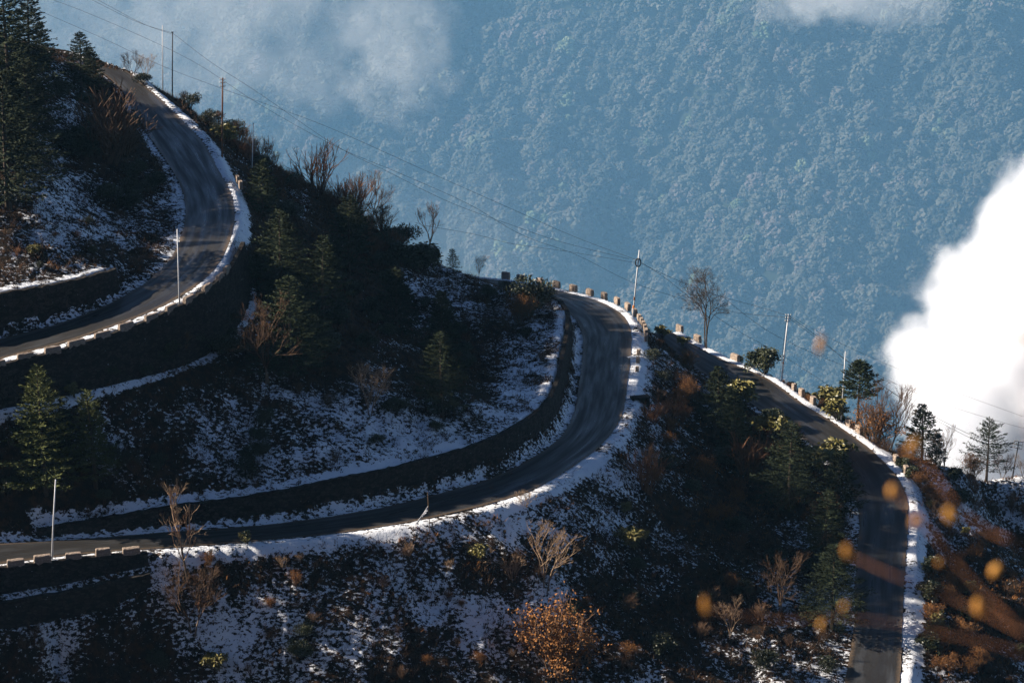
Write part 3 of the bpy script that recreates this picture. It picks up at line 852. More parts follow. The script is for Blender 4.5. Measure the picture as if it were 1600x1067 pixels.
def bare_tree(seed, h, stems=1, spread=.55, bare=.4, depth=4, rad=None, lean=.08, up=.2):
    r = np.random.default_rng(seed); trunk = MB(); tw = Twigs()
    rad = rad or h * .017
    for s in range(stems):
        d = np.array([r.normal() * lean + (s - (stems - 1) / 2) * .12, r.normal() * lean, 1.0]); d /= np.linalg.norm(d)
        pts = [np.array([s * .25, 0, -.5])]; L = h * bare; n = 5
        for k in range(n):
            d = d + r.normal(size=3) * .06; d[2] = abs(d[2]); d /= np.linalg.norm(d); pts.append(pts[-1] + d * (L + .5) / n)
        trunk.tube(pts, np.linspace(rad, rad * .75, n + 1), 7)
        p = pts[-1]
        for k in range(int(3 + 2 * r.random())):
            z = r.uniform(.7, 1.0); q = pts[0] + (p - pts[0]) * z
            a = perp(d, r); dd = d + a * spread * r.uniform(.7, 1.3); dd /= np.linalg.norm(dd)
            grow(tw, q, dd, h * (1 - bare) * .38 * r.uniform(.8, 1.1), rad * .5, depth - 1, r, spread, up)
        grow(tw, p, d, h * (1 - bare) * .42, rad * .7, depth, r, spread, up)
    crown = MB(); tw.into(crown); return trunk, crown
def twig_shrub(seed, h, stems=26, spread=.55, depth=2, rad=.03, fan=1.0):
    r = np.random.default_rng(seed); tw = Twigs(); tips = []
    for s in range(stems):
        a = r.uniform(0, 6.283); t = r.uniform(0, 1) ** .7 * fan * .55
        d = np.array([math.cos(a) * t, math.sin(a) * t, 1.0]); d /= np.linalg.norm(d)
        p = np.array([math.cos(a), math.sin(a), 0]) * r.uniform(0, .12) * h + [0, 0, -.2]
        grow(tw, p, d, h * r.uniform(.30, .48), rad, depth, r, spread, .12, (2, 4), tips, .66, .14)
    b = MB(); tw.into(b); return b, tips
def leafy_shrub(seed, h, stems=9, per=9, L=.34, W=.12, depth=2, droop=.5, dense=1):
    r = np.random.default_rng(seed); tw = Twigs(); tips = []
    for s in range(stems):
        a = r.uniform(0, 6.283); t = r.uniform(.1, .9)
        d = np.array([math.cos(a) * t, math.sin(a) * t, 1.0]); d /= np.linalg.norm(d)
        grow(tw, np.array([0, 0, -.25]) + d * .05, d, h * .36, .05, depth, r, .6, .2, (2, 4), tips, .66, .12)
    w = MB(); tw.into(w); lf = MB(); C = []; D = []
    for q, d in tips:
        for k in range(per * dense):
            a = r.normal(size=3); a[2] = -abs(a[2]) * droop + .25; a /= np.linalg.norm(a)
            C.append(q + r.normal(size=3) * .05 * (dense ** 1.5)); D.append(a)
    leaves(lf, C, D, r.uniform(.7, 1.2, len(C)) * L, W, r)
    return w, lf
def dense_shrub(seed, h, wide=1.0, n=2600, L=.17):
    """rounded evergreen built of leaf sprays over several uneven lobes"""
    r = np.random.default_rng(seed); w = MB(); tw = Twigs()
    lobes = [(np.array([r.normal() * .28 * h * wide, r.normal() * .28 * h * wide, h * r.uniform(.3, .72)]), h * r.uniform(.20, .34)) for _ in range(8)]
    for c, s in lobes: tw.add(np.array([0, 0, -.2]), c, .06, .02)
    tw.into(w); C = []; D = []
    for k in range(n):
        c, s = lobes[r.integers(len(lobes))]
        d = r.normal(size=3); d /= np.linalg.norm(d); f = r.uniform(.45, 1.12)
        C.append(c + d * s * f * np.array([1.15, 1.15, .85])); D.append(d + np.array([0, 0, .4]) + r.normal(size=3) * .5)
    lf = MB(); leaves(lf, C, D, r.uniform(.6, 1.4, n) * L, L * .6, r); return w, lf
def conifer(seed, h, width=.36, bare=.08, gap=.30, droop=.12, dens=1.0, ragged=.25, top_only=0.0):
    r = np.random.default_rng(seed); trunk = MB(); tr = h * .017 + .03
    bend = r.normal(size=2) * .02 * h
    pts = [np.array([bend[0] * t * t, bend[1] * t * t, -.5 + (h + .4) * t]) for t in np.linspace(0, 1, 7)]
    trunk.tube(pts, np.linspace(tr, .015, 7), 7)
    needles = MB(); tw = Twigs(); C = []; D = []
    z = h * max(bare, top_only)
    z0 = z
    while z < h * .985:
        f = (z - z0) / (h - z0)
        env = (1 - f) ** .8 * (1 if f > .12 else .75 + 2 * f)
        nb = int(r.integers(5, 8))
        a0 = r.uniform(0, 6.28)
        for k in range(nb):
            if r.random() < .08: continue
            a = a0 + k * 6.283 / nb + r.normal() * .2
            Lb = h * width * env * r.uniform(1 - ragged, 1 + ragged * .7) + .12
            rise = .55 * f - droop + r.normal() * .06
            base = np.array([bend[0] * (z / h) ** 2, bend[1] * (z / h) ** 2, z + r.normal() * gap * .2])
            o = np.array([math.cos(a), math.sin(a), rise])
            tip = base + o * Lb + np.array([0, 0, .10 * Lb])
            mid = base + o * Lb * .5
            tw.add(base, mid, .035, .022); tw.add(mid, tip, .022, .008)
            side = np.array([-math.sin(a), math.cos(a), 0])
            n = int(max(7, Lb * 36 * dens))
            for q in range(n):
                t = r.uniform(.12, 1) ** .8
                c = base + (mid - base) * 2 * t if t < .5 else mid + (tip - mid) * (2 * t - 1)
                sd = r.choice([-1, 1]); wd = (1 - t * .75) * Lb * .30 * r.uniform(.1, 1)
                c = c + side * sd * wd + o * wd * .5
                C.append(c + np.array([0, 0, r.normal() * .03])); D.append(o * .8 + side * sd * .8 + np.array([0, 0, .15]) + r.normal(size=3) * .25)
        z += gap * (1 - .45 * f) * r.uniform(.8, 1.2)
    for q in range(14): C.append(np.array([bend[0], bend[1], h - r.uniform(0, .5)])); D.append(np.array([r.normal() * .4, r.normal() * .4, .8]))
    tw.into(needles)
    leaves(needles, C, D, r.uniform(.14, .32, len(C)), .085, r)
    return trunk, needles

# ------------------------------------------------------------------ plant library
LIB = {}
def lib(key, parts):
    LIB[key] = [(nm, mb.mesh(nm, M[mt])) for nm, mb, mt in parts]
for k in range(4):
    t, c = conifer(200 + k, 6.0, .27 + .03 * k, .07, .30, .10, 1.0, .28); lib(f"fir{k}", [("trunk", t, 'bark'), ("crown", c, 'fir')])
    t, c = conifer(210 + k, 9.0, .25 + .03 * k, .12, .36, .14, .9, .32); lib(f"bigfir{k}", [("trunk", t, 'bark'), ("crown", c, 'fir')])
t, c = conifer(230, 10.5, .26, .10, .38, .06, 1.0, .4); lib("mossfir0", [("trunk", t, 'bark'), ("crown", c, 'fir_light')])
t, c = conifer(231, 8.0, .20, .15, .42, .08, 1.0, .35); lib("mossfir1", [("trunk", t, 'bark'), ("crown", c, 'fir_light')])
t, c = conifer(232, 6.6, .27, .12, .46, .02, .8, .45); lib("openfir", [("trunk", t, 'bark'), ("crown", c, 'fir')])
t, c = conifer(233, 7.0, .26, .1, .26, -.05, 1.5, .25, .52); lib("umbrellafir", [("trunk", t, 'bark'), ("crown", c, 'fir')])
t, c = conifer(234, 7.5, .36, .22, .55, -.08, .8, .6); lib("gauntfir", [("trunk", t, 'bark'), ("crown", c, 'fir')])
for k in range(5):
    b, tips = twig_shrub(300 + k, 2.4, 24, .55, 2, .026, 1.0); lib(f"brush{k}", [("stems", b, 'twig_brown')])
for k in range(3):
    b, tips = twig_shrub(310 + k, 2.4, 26, .5, 2, .026, .9); lf = MB(); r = np.random.default_rng(k)
    C = [q + r.normal(size=3) * .12 for q, d in tips for _ in range(4)]; leaves(lf, C, r.normal(size=(len(C), 3)), .10, .06, r)
    lib(f"rust{k}", [("stems", b, 'twig_brown'), ("leaves", lf, 'leaf_orange')])
    b, tips = twig_shrub(320 + k, 2.6, 22, .45, 2, .028, .8); lib(f"rustbare{k}", [("stems", b, 'twig_rust')])
    b, tips = twig_shrub(330 + k, 2.4, 9, .5, 3, .032, .7); lib(f"pale{k}", [("stems", b, 'twig_pale')])
    w, lf = leafy_shrub(340 + k, 2.4, 7, 8, .34, .13, 2, .9); lib(f"rhodo{k}", [("stems", w, 'bark'), ("leaves", lf, 'leaf_yellow')])
    w, lf = dense_shrub(350 + k, 2.2, 1.1); lib(f"holly{k}", [("stems", w, 'bark'), ("leaves", lf, 'leaf_dark')])
    w, lf = leafy_shrub(360 + k, 2.6, 10, 9, .28, .13, 2, .6, 2); lib(f"darkrhodo{k}", [("stems", w, 'bark'), ("leaves", lf, 'leaf_dark')])
t, c = bare_tree(407, 9.0, 3, .72, .50, 5, .085, .02, .06); lib("tallbare", [("trunk", t, 'bark'), ("crown", c, 'bark')])
t, c = bare_tree(402, 6.2, 1, .36, .35, 4, .09); lib("slimbare", [("trunk", t, 'bark_pale'), ("crown", c, 'twig_brown')])
t, c = bare_tree(403, 5.0, 2, .75, .40, 4, .10, .35); lib("flatbare", [("trunk", t, 'bark'), ("crown", c, 'twig_brown')])
for k in range(3):
    t, c = bare_tree(410 + k, 5.5, 2, .45, .22, 4, .075); lib(f"bare{k}", [("trunk", t, 'bark_pale'), ("crown", c, ['twig_pale', 'twig_brown', 'twig_brown'][k])])
t, c = bare_tree(420, 8.0, 1, .42, .45, 4, .10); lib("redbare", [("trunk", t, 'bark'), ("crown", c, 'twig_pale')])

def plant(key, name, label, cat, pos, scale=1.0, rz=None, group=None, lean=(0, 0), sz=None, swap=None):
    root = empty(name, pos, random.uniform(0, 6.28) if rz is None else rz)
    root.rotation_euler[0], root.rotation_euler[1] = lean
    root.scale = (scale, scale, scale * (sz or 1))
    tag(root, label, cat, group)
    for nm, me in LIB[key]:
        o = bpy.data.objects.new(nm, me); COL.objects.link(o); o.parent = root
    return root
def H(key):   # natural heights
    return {"fir": 6.0, "big": 9.0, "mos": 9.0}.get(key[:3], 2.4)
NAT = {"mossfir0": 10.5, "mossfir1": 8.0, "openfir": 6.6, "umbrellafir": 7.0, "gauntfir": 7.5, "tallbare": 9.0, "slimbare": 6.2, "flatbare": 5.0, "redbare": 8.0}
for k in range(4): NAT[f"fir{k}"] = 6.0; NAT[f"bigfir{k}"] = 9.0
for k in range(3): NAT[f"bare{k}"] = 5.5
def by_px(key, name, label, cat, bx, by, topy, y=None, group=None, rz=None, wide=1.0, dx=0):
    """plant standing where pixel (bx, by) meets the ground, its top reaching image row topy"""
    p = Py(bx, by, y) if y is not None else hit(bx, by)
    q = by
    while (p is None or p[1] > 175) and y is None and q < by + 45:
        q += 2; p = hit(bx, q)
    if p is None: print("no ground", label); return
    if y is not None: p[2] = min(p[2], hz(p[0], p[1])) if abs(p[2] - hz(p[0], p[1])) < 3 else hz(p[0], p[1])
    t = Py(bx, topy, p[1]); h = t[2] - p[2]
    s = h / NAT.get(key, 2.3)
    return plant(key, name, label, cat, p - np.array([0, 0, .05]), s * wide, rz, group, sz=1 / wide)

# ------------------------------------------------------------------ trees and shrubs one can point at
F, S = "fir_tree", "shrub"
T = [
 ("bigfir1", F, "large black fir on the hilltop in the upper corner, half out of frame", "tree", 20, 205, -20),
 ("bigfir0", F, "dark fir with a thick crown on the hilltop beside the corner fir", "tree", 48, 120, -14),
 ("bigfir3", F, "broad dark fir filling the shaded bank above the upper road", "tree", 14, 330, 110),
 ("bigfir2", F, "dark fir between snow patches halfway up the shaded bank", "tree", 52, 250, 90),
 ("fir0", F, "small pointed fir on the skyline at the top of the snowy bank", "tree", 66, 100, 34),
 ("bigfir1", F, "dark fir with a crooked top standing over the crest of the upper road", "tree", 128, 152, 50),
 ("fir2", F, "bushy fir just behind the crooked one over the road crest", "tree", 146, 140, 74),
 ("mossfir0", F, "largest moss green fir beside the snowy slope under the notched wall", "tree", 72, 775, 572),
 ("mossfir1", F, "layered yellow green fir in front of the notched wall", "tree", 150, 760, 606),
 ("fir1", F, "little fir tucked between the two mossy firs", "tree", 106, 720, 640),
 ("fir3", F, "small green fir at the edge of the shaded snowfield", "tree", 384, 745, 698),
 ("bigfir2", F, "tall fir with a sunlit tip in the dark grove below the upper bend", "tree", 440, 470, 328),
 ("bigfir0", F, "fir at the heart of the dark grove below the upper bend", "tree", 505, 520, 370),
 ("bigfir3", F, "dark fir at the foot of the grove under the tip of sunlight", "tree", 455, 590, 430),
 ("bigfir1", F, "dark fir leaning over the slope beneath the brown skyline brush", "tree", 545, 440, 305),
 ("fir1", F, "half hidden dark fir on the upper side of the grove", "tree", 410, 340, 250),
 ("fir0", F, "green tipped fir in the middle of the shaded slope", "tree", 690, 560, 455),
 ("bigfir1", F, "broad black fir low on the shaded slope above the curved wall", "tree", 690, 650, 520),
 ("fir3", F, "black fir beside the snow patches below the ridge", "tree", 620, 520, 420),
 ("openfir", F, "sparse small fir on the ridge just before the hairpin blocks", "tree", 708, 428, 388),
 ("fir2", F, "green fir standing among brown shrubs between the hairpin and the lower road", "tree", 1122, 660, 572),
 ("fir1", F, "dark fir below the green one in the brown thicket", "tree", 1148, 700, 610),
 ("bigfir0", F, "large mossy fir beside the inner edge of the lower road", "tree", 1285, 900, 765),
 ("bigfir2", F, "dark fir left of the large mossy one near the lower road", "tree", 1232, 790, 660),
 ("fir3", F, "fir whose crown overlaps the inner snow strip of the lower road", "tree", 1308, 800, 705),
 ("bigfir3", F, "black fir in the shade below the large mossy fir", "tree", 1300, 985, 850),
 ("umbrellafir", F, "fir with a tall bare stem and a small round crown beyond the lower road", "tree", 1339, 662, 566),
 ("fir2", F, "pointed fir against the cloud on the shoulder beyond the lower road", "tree", 1440, 712, 632),
 ("gauntfir", F, "dark spreading fir standing alone against the white cloud", "tree", 1541, 735, 657),
 ("fir0", F, "short bushy fir beside the pointed one on the shoulder", "tree", 1462, 722, 676),
 ("tallbare", "bare_tree", "tallest bare tree with several slim stems beside the lower road", "tree", 1102, 540, 424),
 ("slimbare", "bare_tree", "slim bare tree with a fan crown alone on the ridge", "tree", 667, 400, 318),
 ("flatbare", "bare_tree", "two stemmed bare tree with a flat wind swept crown on the ridge", "tree", 598, 372, 310),
 ("redbare", "bare_tree", "sunlit bare tree in front of the middle road", "tree", 297, 930, 768),
 ("bare2", "bare_tree", "small bare tree with a thin dark stem under the sunlit one", "tree", 300, 985, 880),
 ("bare0", "bare_tree", "pale forked bare tree on the slope below the middle road", "tree", 855, 925, 820),
 ("bare1", "bare_tree", "reddish bare sapling standing in the shaded snow below the notched wall", "tree", 420, 600, 468),
 ("bare0", "bare_tree", "bare sapling with lit branch tips on the shaded slope", "tree", 580, 650, 570),
 ("bare1", "bare_tree", "fan shaped bare bush beside the lower road firs", "tree", 1222, 960, 868),
 ("bare0", "bare_tree", "pale bushy bare tree near the foot of the slope by the lower road", "tree", 1142, 1000, 936),
 ("bare2", "bare_tree", "round bare sapling left of the pair on the upper skyline", "tree", 208, 124, 80),
 ("bare0", "bare_tree", "bare sapling right of the pair on the upper skyline", "tree", 228, 124, 84),
 ("bare2", "bare_tree", "feathery bare tree rising above the brown skyline brush", "tree", 578, 345, 270),
 ("bare2", "bare_tree", "leaning dark bare tree beyond the lower road pole", "tree", 1385, 662, 598),
 ("bare0", "bare_tree", "grey bare sapling between the pointed fir and the lone fir", "tree", 1476, 724, 668),
 ("bare2", "bare_tree", "bare sapling left of the distant crossed pole", "tree", 1565, 742, 706),
 ("bare0", "bare_tree", "bare sapling at the right edge under the crossed pole", "tree", 1598, 748, 712),
 ("bare0", "bare_tree", "thin bare bush on the ridge between the sparse fir and the blocks", "tree", 748, 430, 398),
 ("holly0", S, "small black upright shrub beside the bare saplings at the road crest", "shrub", 224, 130, 108),
 ("holly1", S, "dense dark shrub overlapping the first hairpin blocks", "shrub", 830, 490, 428),
 ("rust2", S, "rusty shrub under the dark bush at the hairpin entrance", "shrub", 812, 505, 455),
 ("holly2", S, "dark lumpy shrub on the skyline left of the slim bare tree", "shrub", 628, 385, 346),
 ("darkrhodo0", S, "dark rhododendron filling the ridge under the slim bare tree", "shrub", 655, 425, 372),
 ("rhodo0", S, "little yellow rhododendron at the foot of the slim bare tree", "shrub", 655, 398, 370),
 ("rhodo1", S, "yellow green rhododendron right behind the last hairpin block", "shrub", 1035, 528, 500),
 ("rhodo2", S, "small yellow shrub between the reddish and the pale lower road blocks", "shrub", 1068, 540, 518),
 ("darkrhodo1", S, "dark leafy shrub behind the leaning pale pole", "shrub", 1196, 572, 538),
 ("rhodo0", S, "yellow topped shrub behind the boulders of the lower road verge", "shrub", 1293, 625, 590),
 ("rhodo1", S, "low yellow green shrub at the foot of the short steel pole", "shrub", 1311, 640, 612),
 ("rhodo2", S, "large orange leaved rhododendron reaching over the lower road", "shrub", 1308, 735, 672),
 ("rhodo0", S, "golden rhododendron overhanging the lower road beside the large one", "shrub", 1276, 735, 680),
 ("rhodo1", S, "pale topped rhododendron near the start of the lower road", "shrub", 1160, 640, 580),
 ("rhodo2", S, "yellow rhododendron below the firs above the lower road", "shrub", 1200, 690, 628),
 ("rhodo0", S, "bright yellow green shrub alone on the slope below the hairpin", "shrub", 990, 858, 808),
 ("rhodo1", S, "small yellow shrub above the bright one below the hairpin", "shrub", 982, 805, 778),
 ("rhodo2", S, "yellow green shrub among fallen branches under the road verge", "shrub", 752, 880, 842),
 ("rhodo0", S, "pale leaved shrub at the bottom of the snowy slope", "shrub", 338, 1050, 1006),
 ("rhodo1", S, "yellow leaved sapling on the verge in front of the curved wall", "shrub", 388, 850, 822),
 ("rhodo2", S, "yellow leaved shrub behind the rust brown utility pole", "shrub", 352, 225, 180),
 ("rhodo0", S, "small golden shrub on the snowy bank above the upper road", "shrub", 52, 400, 374),
 ("rhodo1", S, "pale yellow shrub between the two mossy firs", "shrub", 118, 625, 590),
 ("rhodo2", S, "yellow tipped shrub beside the lower road snow strip", "shrub", 1462, 1000, 962),
 ("rust0", S, "tall orange shrub glowing at the bottom of the slope", "shrub", 862, 1040, 932),
 ("rust1", S, "orange shrub merging into the tall glowing one", "shrub", 885, 1062, 965),
 ("rustbare0", S, "wide reddish brush patch under the hairpin verge", "shrub", 1010, 770, 698),
 ("rustbare1", S, "upright reddish brush above the mossy fir of the lower road", "shrub", 1170, 745, 672),
 ("rustbare2", S, "reddish brush beside the hairpin verge at mid slope", "shrub", 1050, 665, 615),
 ("rustbare0", S, "big orange brown bush on the ridge below the feathery tree", "shrub", 545, 350, 268),
 ("rustbare1", S, "lit brown bush on the skyline under the cables", "shrub", 495, 270, 218),
 ("brush0", S, "brown bush hugging the inner edge at the upper road crest", "shrub", 165, 250, 115),
 ("brush1", S, "brown bush spreading over the upper road from the bank", "shrub", 190, 240, 140),
 ("pale0", S, "pale dry shrub on the verge right of the flag pole", "shrub", 820, 790, 762),
 ("pale1", S, "pale tangled brush spilling down beside the fallen branches", "shrub", 800, 905, 865),
 ("rust2", S, "rusty dry clump on the ledge between the two low walls", "shrub", 155, 940, 918),
 ("rust1", S, "orange bush beyond the short steel pole", "shrub", 1365, 678, 622),
 ("rust0", S, "deep orange bush under the lone spreading fir", "shrub", 1520, 745, 706),
 ("holly2", S, "round olive shrub just above the notched wall foot", "shrub", 360, 560, 515),
]
for a in T:
    by_px(*a, wide=1.35 if a[0].startswith('bigfir') else 1.2 if a[1] == F else 1.0)
# fallen branches on the slope
for k, (px, py, L, rz, lab) in enumerate([(790, 893, 5.5, .1, "pale fallen branch lying across the slope below the verge"), (760, 888, 4.0, -.4, "shorter fallen branch beside the yellow green shrub"), (520, 868, 4.0, .7, "reddish broken branch sticking out under the verge snow")]):
    p = hit(px, py)
    if p is None: continue
    tw = Twigs(); r = np.random.default_rng(500 + k)
    grow(tw, np.array([-L / 2, 0, .35]), np.array([1, .05, .05]), L * .5, .07, 3, r, .35, -.02)
    b = MB(); tw.into(b); o = obj("fallen_branch", b.mesh("fallen_branch", M['twig_pale']), loc=p); o.rotation_euler = (0, .05, rz); tag(o, lab, "branch")

# ------------------------------------------------------------------ thickets: single shrubs set out over patches of the slope (photo polygon, count, kinds, size)
def inside(poly, x, y):
    c = False; n = len(poly)
    for i in range(n):
        x1, y1 = poly[i]; x2, y2 = poly[i - 1]
        if (y1 > y) != (y2 > y) and x < (x2 - x1) * (y - y1) / (y2 - y1) + x1: c = not c
    return c
SC = []
PATCH = [
 ([(985,625),(1060,560),(1110,600),(1180,640),(1250,700),(1300,780),(1320,870),(1250,900),(1150,860),(1060,800),(1000,720)], 46, ["brush0","brush1","rustbare0","rustbare1","rust0","brush2","darkrhodo0","holly1"], (.9,1.7),
  ["brown twiggy shrub in the thicket between hairpin and lower road", "thicket below the hairpin"]),
 ([(880,900),(1050,840),(1250,900),(1310,960),(1300,1060),(950,1060),(900,1000)], 20, ["brush3","brush4","holly0","darkrhodo2","rust1","brush1"], (.8,1.5),
  ["dark shrub low on the shaded slope left of the lower road", "shade beside the lower road"]),
 ([(20,1000),(500,960),(520,1060),(20,1066)], 10, ["brush0","brush2","brush3","holly1"], (.7,1.2), ["dark shrub near the bottom edge under the low walls", "slope under the low walls"]),
 ([(240,880),(780,840),(860,880),(860,1060),(540,1060),(300,960)], 24, ["brush0","brush1","rustbare2","brush4","rust2","pale2"], (.5,1.0),
  ["low brown brush on the snow flecked slope below the middle road", "slope under the middle road"]),
 ([(262,140),(400,200),(520,262),(600,345),(640,385),(600,420),(520,330),(430,290),(400,260),(340,210),(290,165)], 44, ["brush0","rustbare1","brush1","darkrhodo1","holly0","brush4","brush2","holly2"], (1.1,2.2),
  ["brown or olive brush along the skyline ridge under the cables", "skyline ridge under the cables"]),
 ([(390,300),(480,320),(600,420),(650,480),(600,560),(520,600),(430,580),(400,480)], 24, ["holly0","holly1","darkrhodo0","brush2","brush3","darkrhodo2"], (.9,1.7),
  ["black undergrowth shrub in the dark grove below the upper bend", "dark grove below the upper bend"]),
 ([(640,420),(730,430),(810,460),(850,490),(850,580),(780,640),(700,600),(650,500)], 20, ["holly1","holly2","darkrhodo1","brush0","brush3"], (.7,1.3),
  ["dark shrub on the shaded slope inside the middle hairpin", "shaded slope inside the hairpin"]),
 ([(400,620),(640,600),(790,650),(700,690),(560,730),(400,750),(330,720)], 12, ["holly0","brush2","brush4","holly2"], (.7,1.3),
  ["dark shrub just above the long curved wall", "strip above the curved wall"]),
 ([(80,130),(170,150),(215,200),(250,260),(240,330),(150,330),(110,250)], 18, ["holly2","brush0","brush1","holly0","darkrhodo2"], (.9,1.7),
  ["dark shrub on the shaded bank inside the upper bend", "bank inside the upper bend"]),
 ([(0,360),(120,330),(200,380),(160,420),(60,430),(0,440)], 7, ["rust2","holly1","rustbare0","brush1"], (.4,.8),
  ["small rusty shrub on the snowy bank above the dark rubble wall", "bank above the rubble wall"]),
 ([(0,700),(60,690),(200,720),(300,720),(240,780),(0,790)], 10, ["holly1","darkrhodo0","brush2","holly2"], (.7,1.4),
  ["dark shrub around the foot of the mossy firs", "foot of the mossy firs"]),
 ([(1430,755),(1500,745),(1600,755),(1600,900),(1600,1060),(1445,1060),(1450,900),(1440,840)], 50, ["rust0","rust1","rust2","rustbare0","rustbare2","brush1","darkrhodo1","rhodo1"], (.8,1.5),
  ["rusty or olive shrub on the sunny shoulder right of the lower road", "shoulder beyond the lower road"]),
 ([(1010,540),(1060,545),(1110,590),(1060,620),(1010,600)], 8, ["brush1","rust1","rustbare0","holly2"], (.6,1.1),
  ["reddish brush on the outer side of the hairpin parapet", "outer side of the hairpin"]),
 ([(30,575),(200,560),(340,500),(390,470),(380,520),(300,570),(160,620),(20,640)], 10, ["holly0","holly2","brush2"], (.6,1.0),
  ["dark shrub against the tall wall under the notched parapet", "tall notched wall"]),
]
LOOK = {"brush": "brown twiggy shrub", "rustbare": "reddish bare shrub", "rust": "orange leaved shrub", "holly": "dense dark shrub", "darkrhodo": "loose dark shrub", "rhodo": "yellow leaved shrub", "pale": "pale dry shrub"}
nshrub = 0
for poly, n, kinds, (s0, s1), (lab, grp) in PATCH:
    xs = [p[0] for p in poly]; ys = [p[1] for p in poly]
    pts_ = []; tries = 0
    while len(pts_) < n and tries < 4000:
        tries += 1
        x = random.uniform(min(xs), max(xs)); y = random.uniform(min(ys), max(ys))
        if not inside(poly, x, y): continue
        if any(math.hypot((x - a) , (y - b) * 1.4) < 15 for a, b in pts_): continue
        p = hit(x, y)
        if p is None: continue
        i = int((p[0] - GX0) / ST); j = int((p[1] - GY0) / ST)
        if roadmask[max(0, i - 1):i + 2, max(0, j - 1):j + 2].any(): continue
        pts_.append((x, y))
        s = random.uniform(s0, s1)
        kd = random.choice(kinds); fx = (x - min(xs)) / (max(xs) - min(xs)); fy = (y - min(ys)) / (max(ys) - min(ys))
        where = ["top", "middle", "foot"][min(2, int(fy * 3))] + (" far left", " left", "", " right", " far right")[min(4, int(fx * 5))]
        big = "large" if s > (s0 + s1) / 2 else "small"
        lb = f"{big} {LOOK[kd.rstrip('0123456789')]} at the {where} of the {grp}"
        if len(lb.split()) > 16: lb = lb[6:]
        plant(kd, S, lb, "shrub", p, s, None, "shrubs of the " + grp, (random.uniform(-.15, .15), random.uniform(-.15, .15)))
        nshrub += 1
Rk = ["rust0","rust1","rustbare1","darkrhodo1","brush1","holly1","rustbare0","brush3","rust2","darkrhodo2"]
s0_, s1_ = station(R3, 1, 1135, 562), station(R3, 1, 1428, 790)
for k in range(46):
    i = int(s0_ + (s1_ - s0_) * (k + random.random()) / 46); off = random.uniform(2.6, 5.6)
    p = R3.at(i, 1, off); p[2] = hz(p[0], p[1]) - .1
    kd = random.choice(Rk); s = random.uniform(.5, 1.0) * (.8 if k < 14 else 1.4 if k > 26 else 1.1)
    seg = ["near its start", "past the leaning pole", "past the short pole", "above the lower bend"][min(3, k * 4 // 46)]
    plant(kd, S, f"{'large' if s > .9 else 'small'} {LOOK[kd.rstrip('0123456789')]} edging the lower road {seg}, {'close to the snow' if off < 4 else 'farther down the drop'}", "shrub", p, s, None, "shrubs edging the lower road", (random.uniform(-.15, .15), random.uniform(-.15, .15)))
    nshrub += 1
print("thicket shrubs", nshrub)
# trees standing outside the frame on the left; they throw the long shadows over the roads
for k, (x, y) in enumerate([(-96,28),(-100,36),(-93,44),(-104,20),(-99,52),(-90,60),(-108,8),(-98,12),(-106,66),(-95,72)]):
    plant(f"bigfir{k % 4}", F, "dark fir standing up the hill beyond the left edge", "tree", (x, y, hz(x, y)), random.uniform(.9, 1.3), None, "firs up the hill beyond the left edge")

# ------------------------------------------------------------------ grass and scrub tufts over all open ground
def scatter_tufts(name, label, n, mat, hgt, wid, blades, seed, region=None, flop=.6):
    r = np.random.default_rng(seed)
    x = r.uniform(GX0 + 2, GX1 - 2, n * 6); y = r.uniform(GY0 + 25, GY1 - 25, n * 6)
    i = ((x - GX0) / ST).astype(int); j = ((y - GY0) / ST).astype(int)
    u = U[i, j]; v = Vv[i, j]
    ok = (u > -60) & (u < 1660) & (v > 0) & (v < 1120) & ~np.isin(cp_[i, j], (5,)) & (sn[i, j] < .68)
    den = fbm(x / 3.0, y / 3.0, 3, seed)
    ok &= r.random(len(x)) < np.clip(.55 + 1.3 * den - np.clip(sn[i, j] - .45, 0, 1) * 1.4, .06, 1)
    if region is not None: ok &= region(u, v, r)
    x, y = x[ok][:n], y[ok][:n]; z = hz(x, y); k = len(x)
    b = blades
    C = np.stack([x, y, z - .05], 1); C = np.repeat(C, b, 0)
    N = len(C)
    C[:, :2] += r.normal(0, wid * .5, (N, 2))
    D = r.normal(0, flop, (N, 3)); D[:, 2] = 1; D /= np.linalg.norm(D, axis=1)[:, None]
    S = np.cross(D, r.normal(size=(N, 3))); S /= np.linalg.norm(S, axis=1)[:, None]
    h = hgt * r.uniform(.4, 1.3, N)[:, None] * np.repeat(r.uniform(.6, 1.4, k), b)[:, None]; w = (wid if wid < .4 else .10) * r.uniform(.25, .6, N)[:, None]
    P = np.stack([C - S * w * .5, C + S * w * .5, C + D * h + S * w * .1, C + D * h * .95 - S * w * .3], 1).reshape(-1, 3)
    bb = np.arange(N)[:, None] * 4
    me = mesh_np(name, P, bb + np.array([[0, 1, 2, 3]]), mat)
    print(name, k)
    return tag(obj(name, me), label, kind="stuff")
scatter_tufts("dry_grass", "short brown grass and scrub covering the hillside", 66000, M['grass'], .40, .28, 5, 801)
scatter_tufts("undergrowth", "low tangled brown scrub between the shrubs", 9000, M['twig_brown'], .95, .42, 11, 803, None, .45)
def rusty(u, v, r):
    f = np.exp(-(((u - 1530) / 130) ** 2 + ((v - 850) / 170) ** 2)) + .8 * np.exp(-(((u - 1400) / 120) ** 2 + ((v - 690) / 70) ** 2)) + .40 * np.exp(-(((u - 600) / 350) ** 2 + ((v - 880) / 90) ** 2)) + .30 * np.exp(-(((u - 60) / 80) ** 2 + ((v - 395) / 40) ** 2)) + .45 * np.exp(-(((u - 1080) / 160) ** 2 + ((v - 720) / 150) ** 2)) + .35 * np.exp(-(((u - 450) / 150) ** 2 + ((v - 260) / 60) ** 2)) + .2 * np.exp(-(((u - 850) / 120) ** 2 + ((v - 990) / 80) ** 2))
    return r.random(len(u)) < f
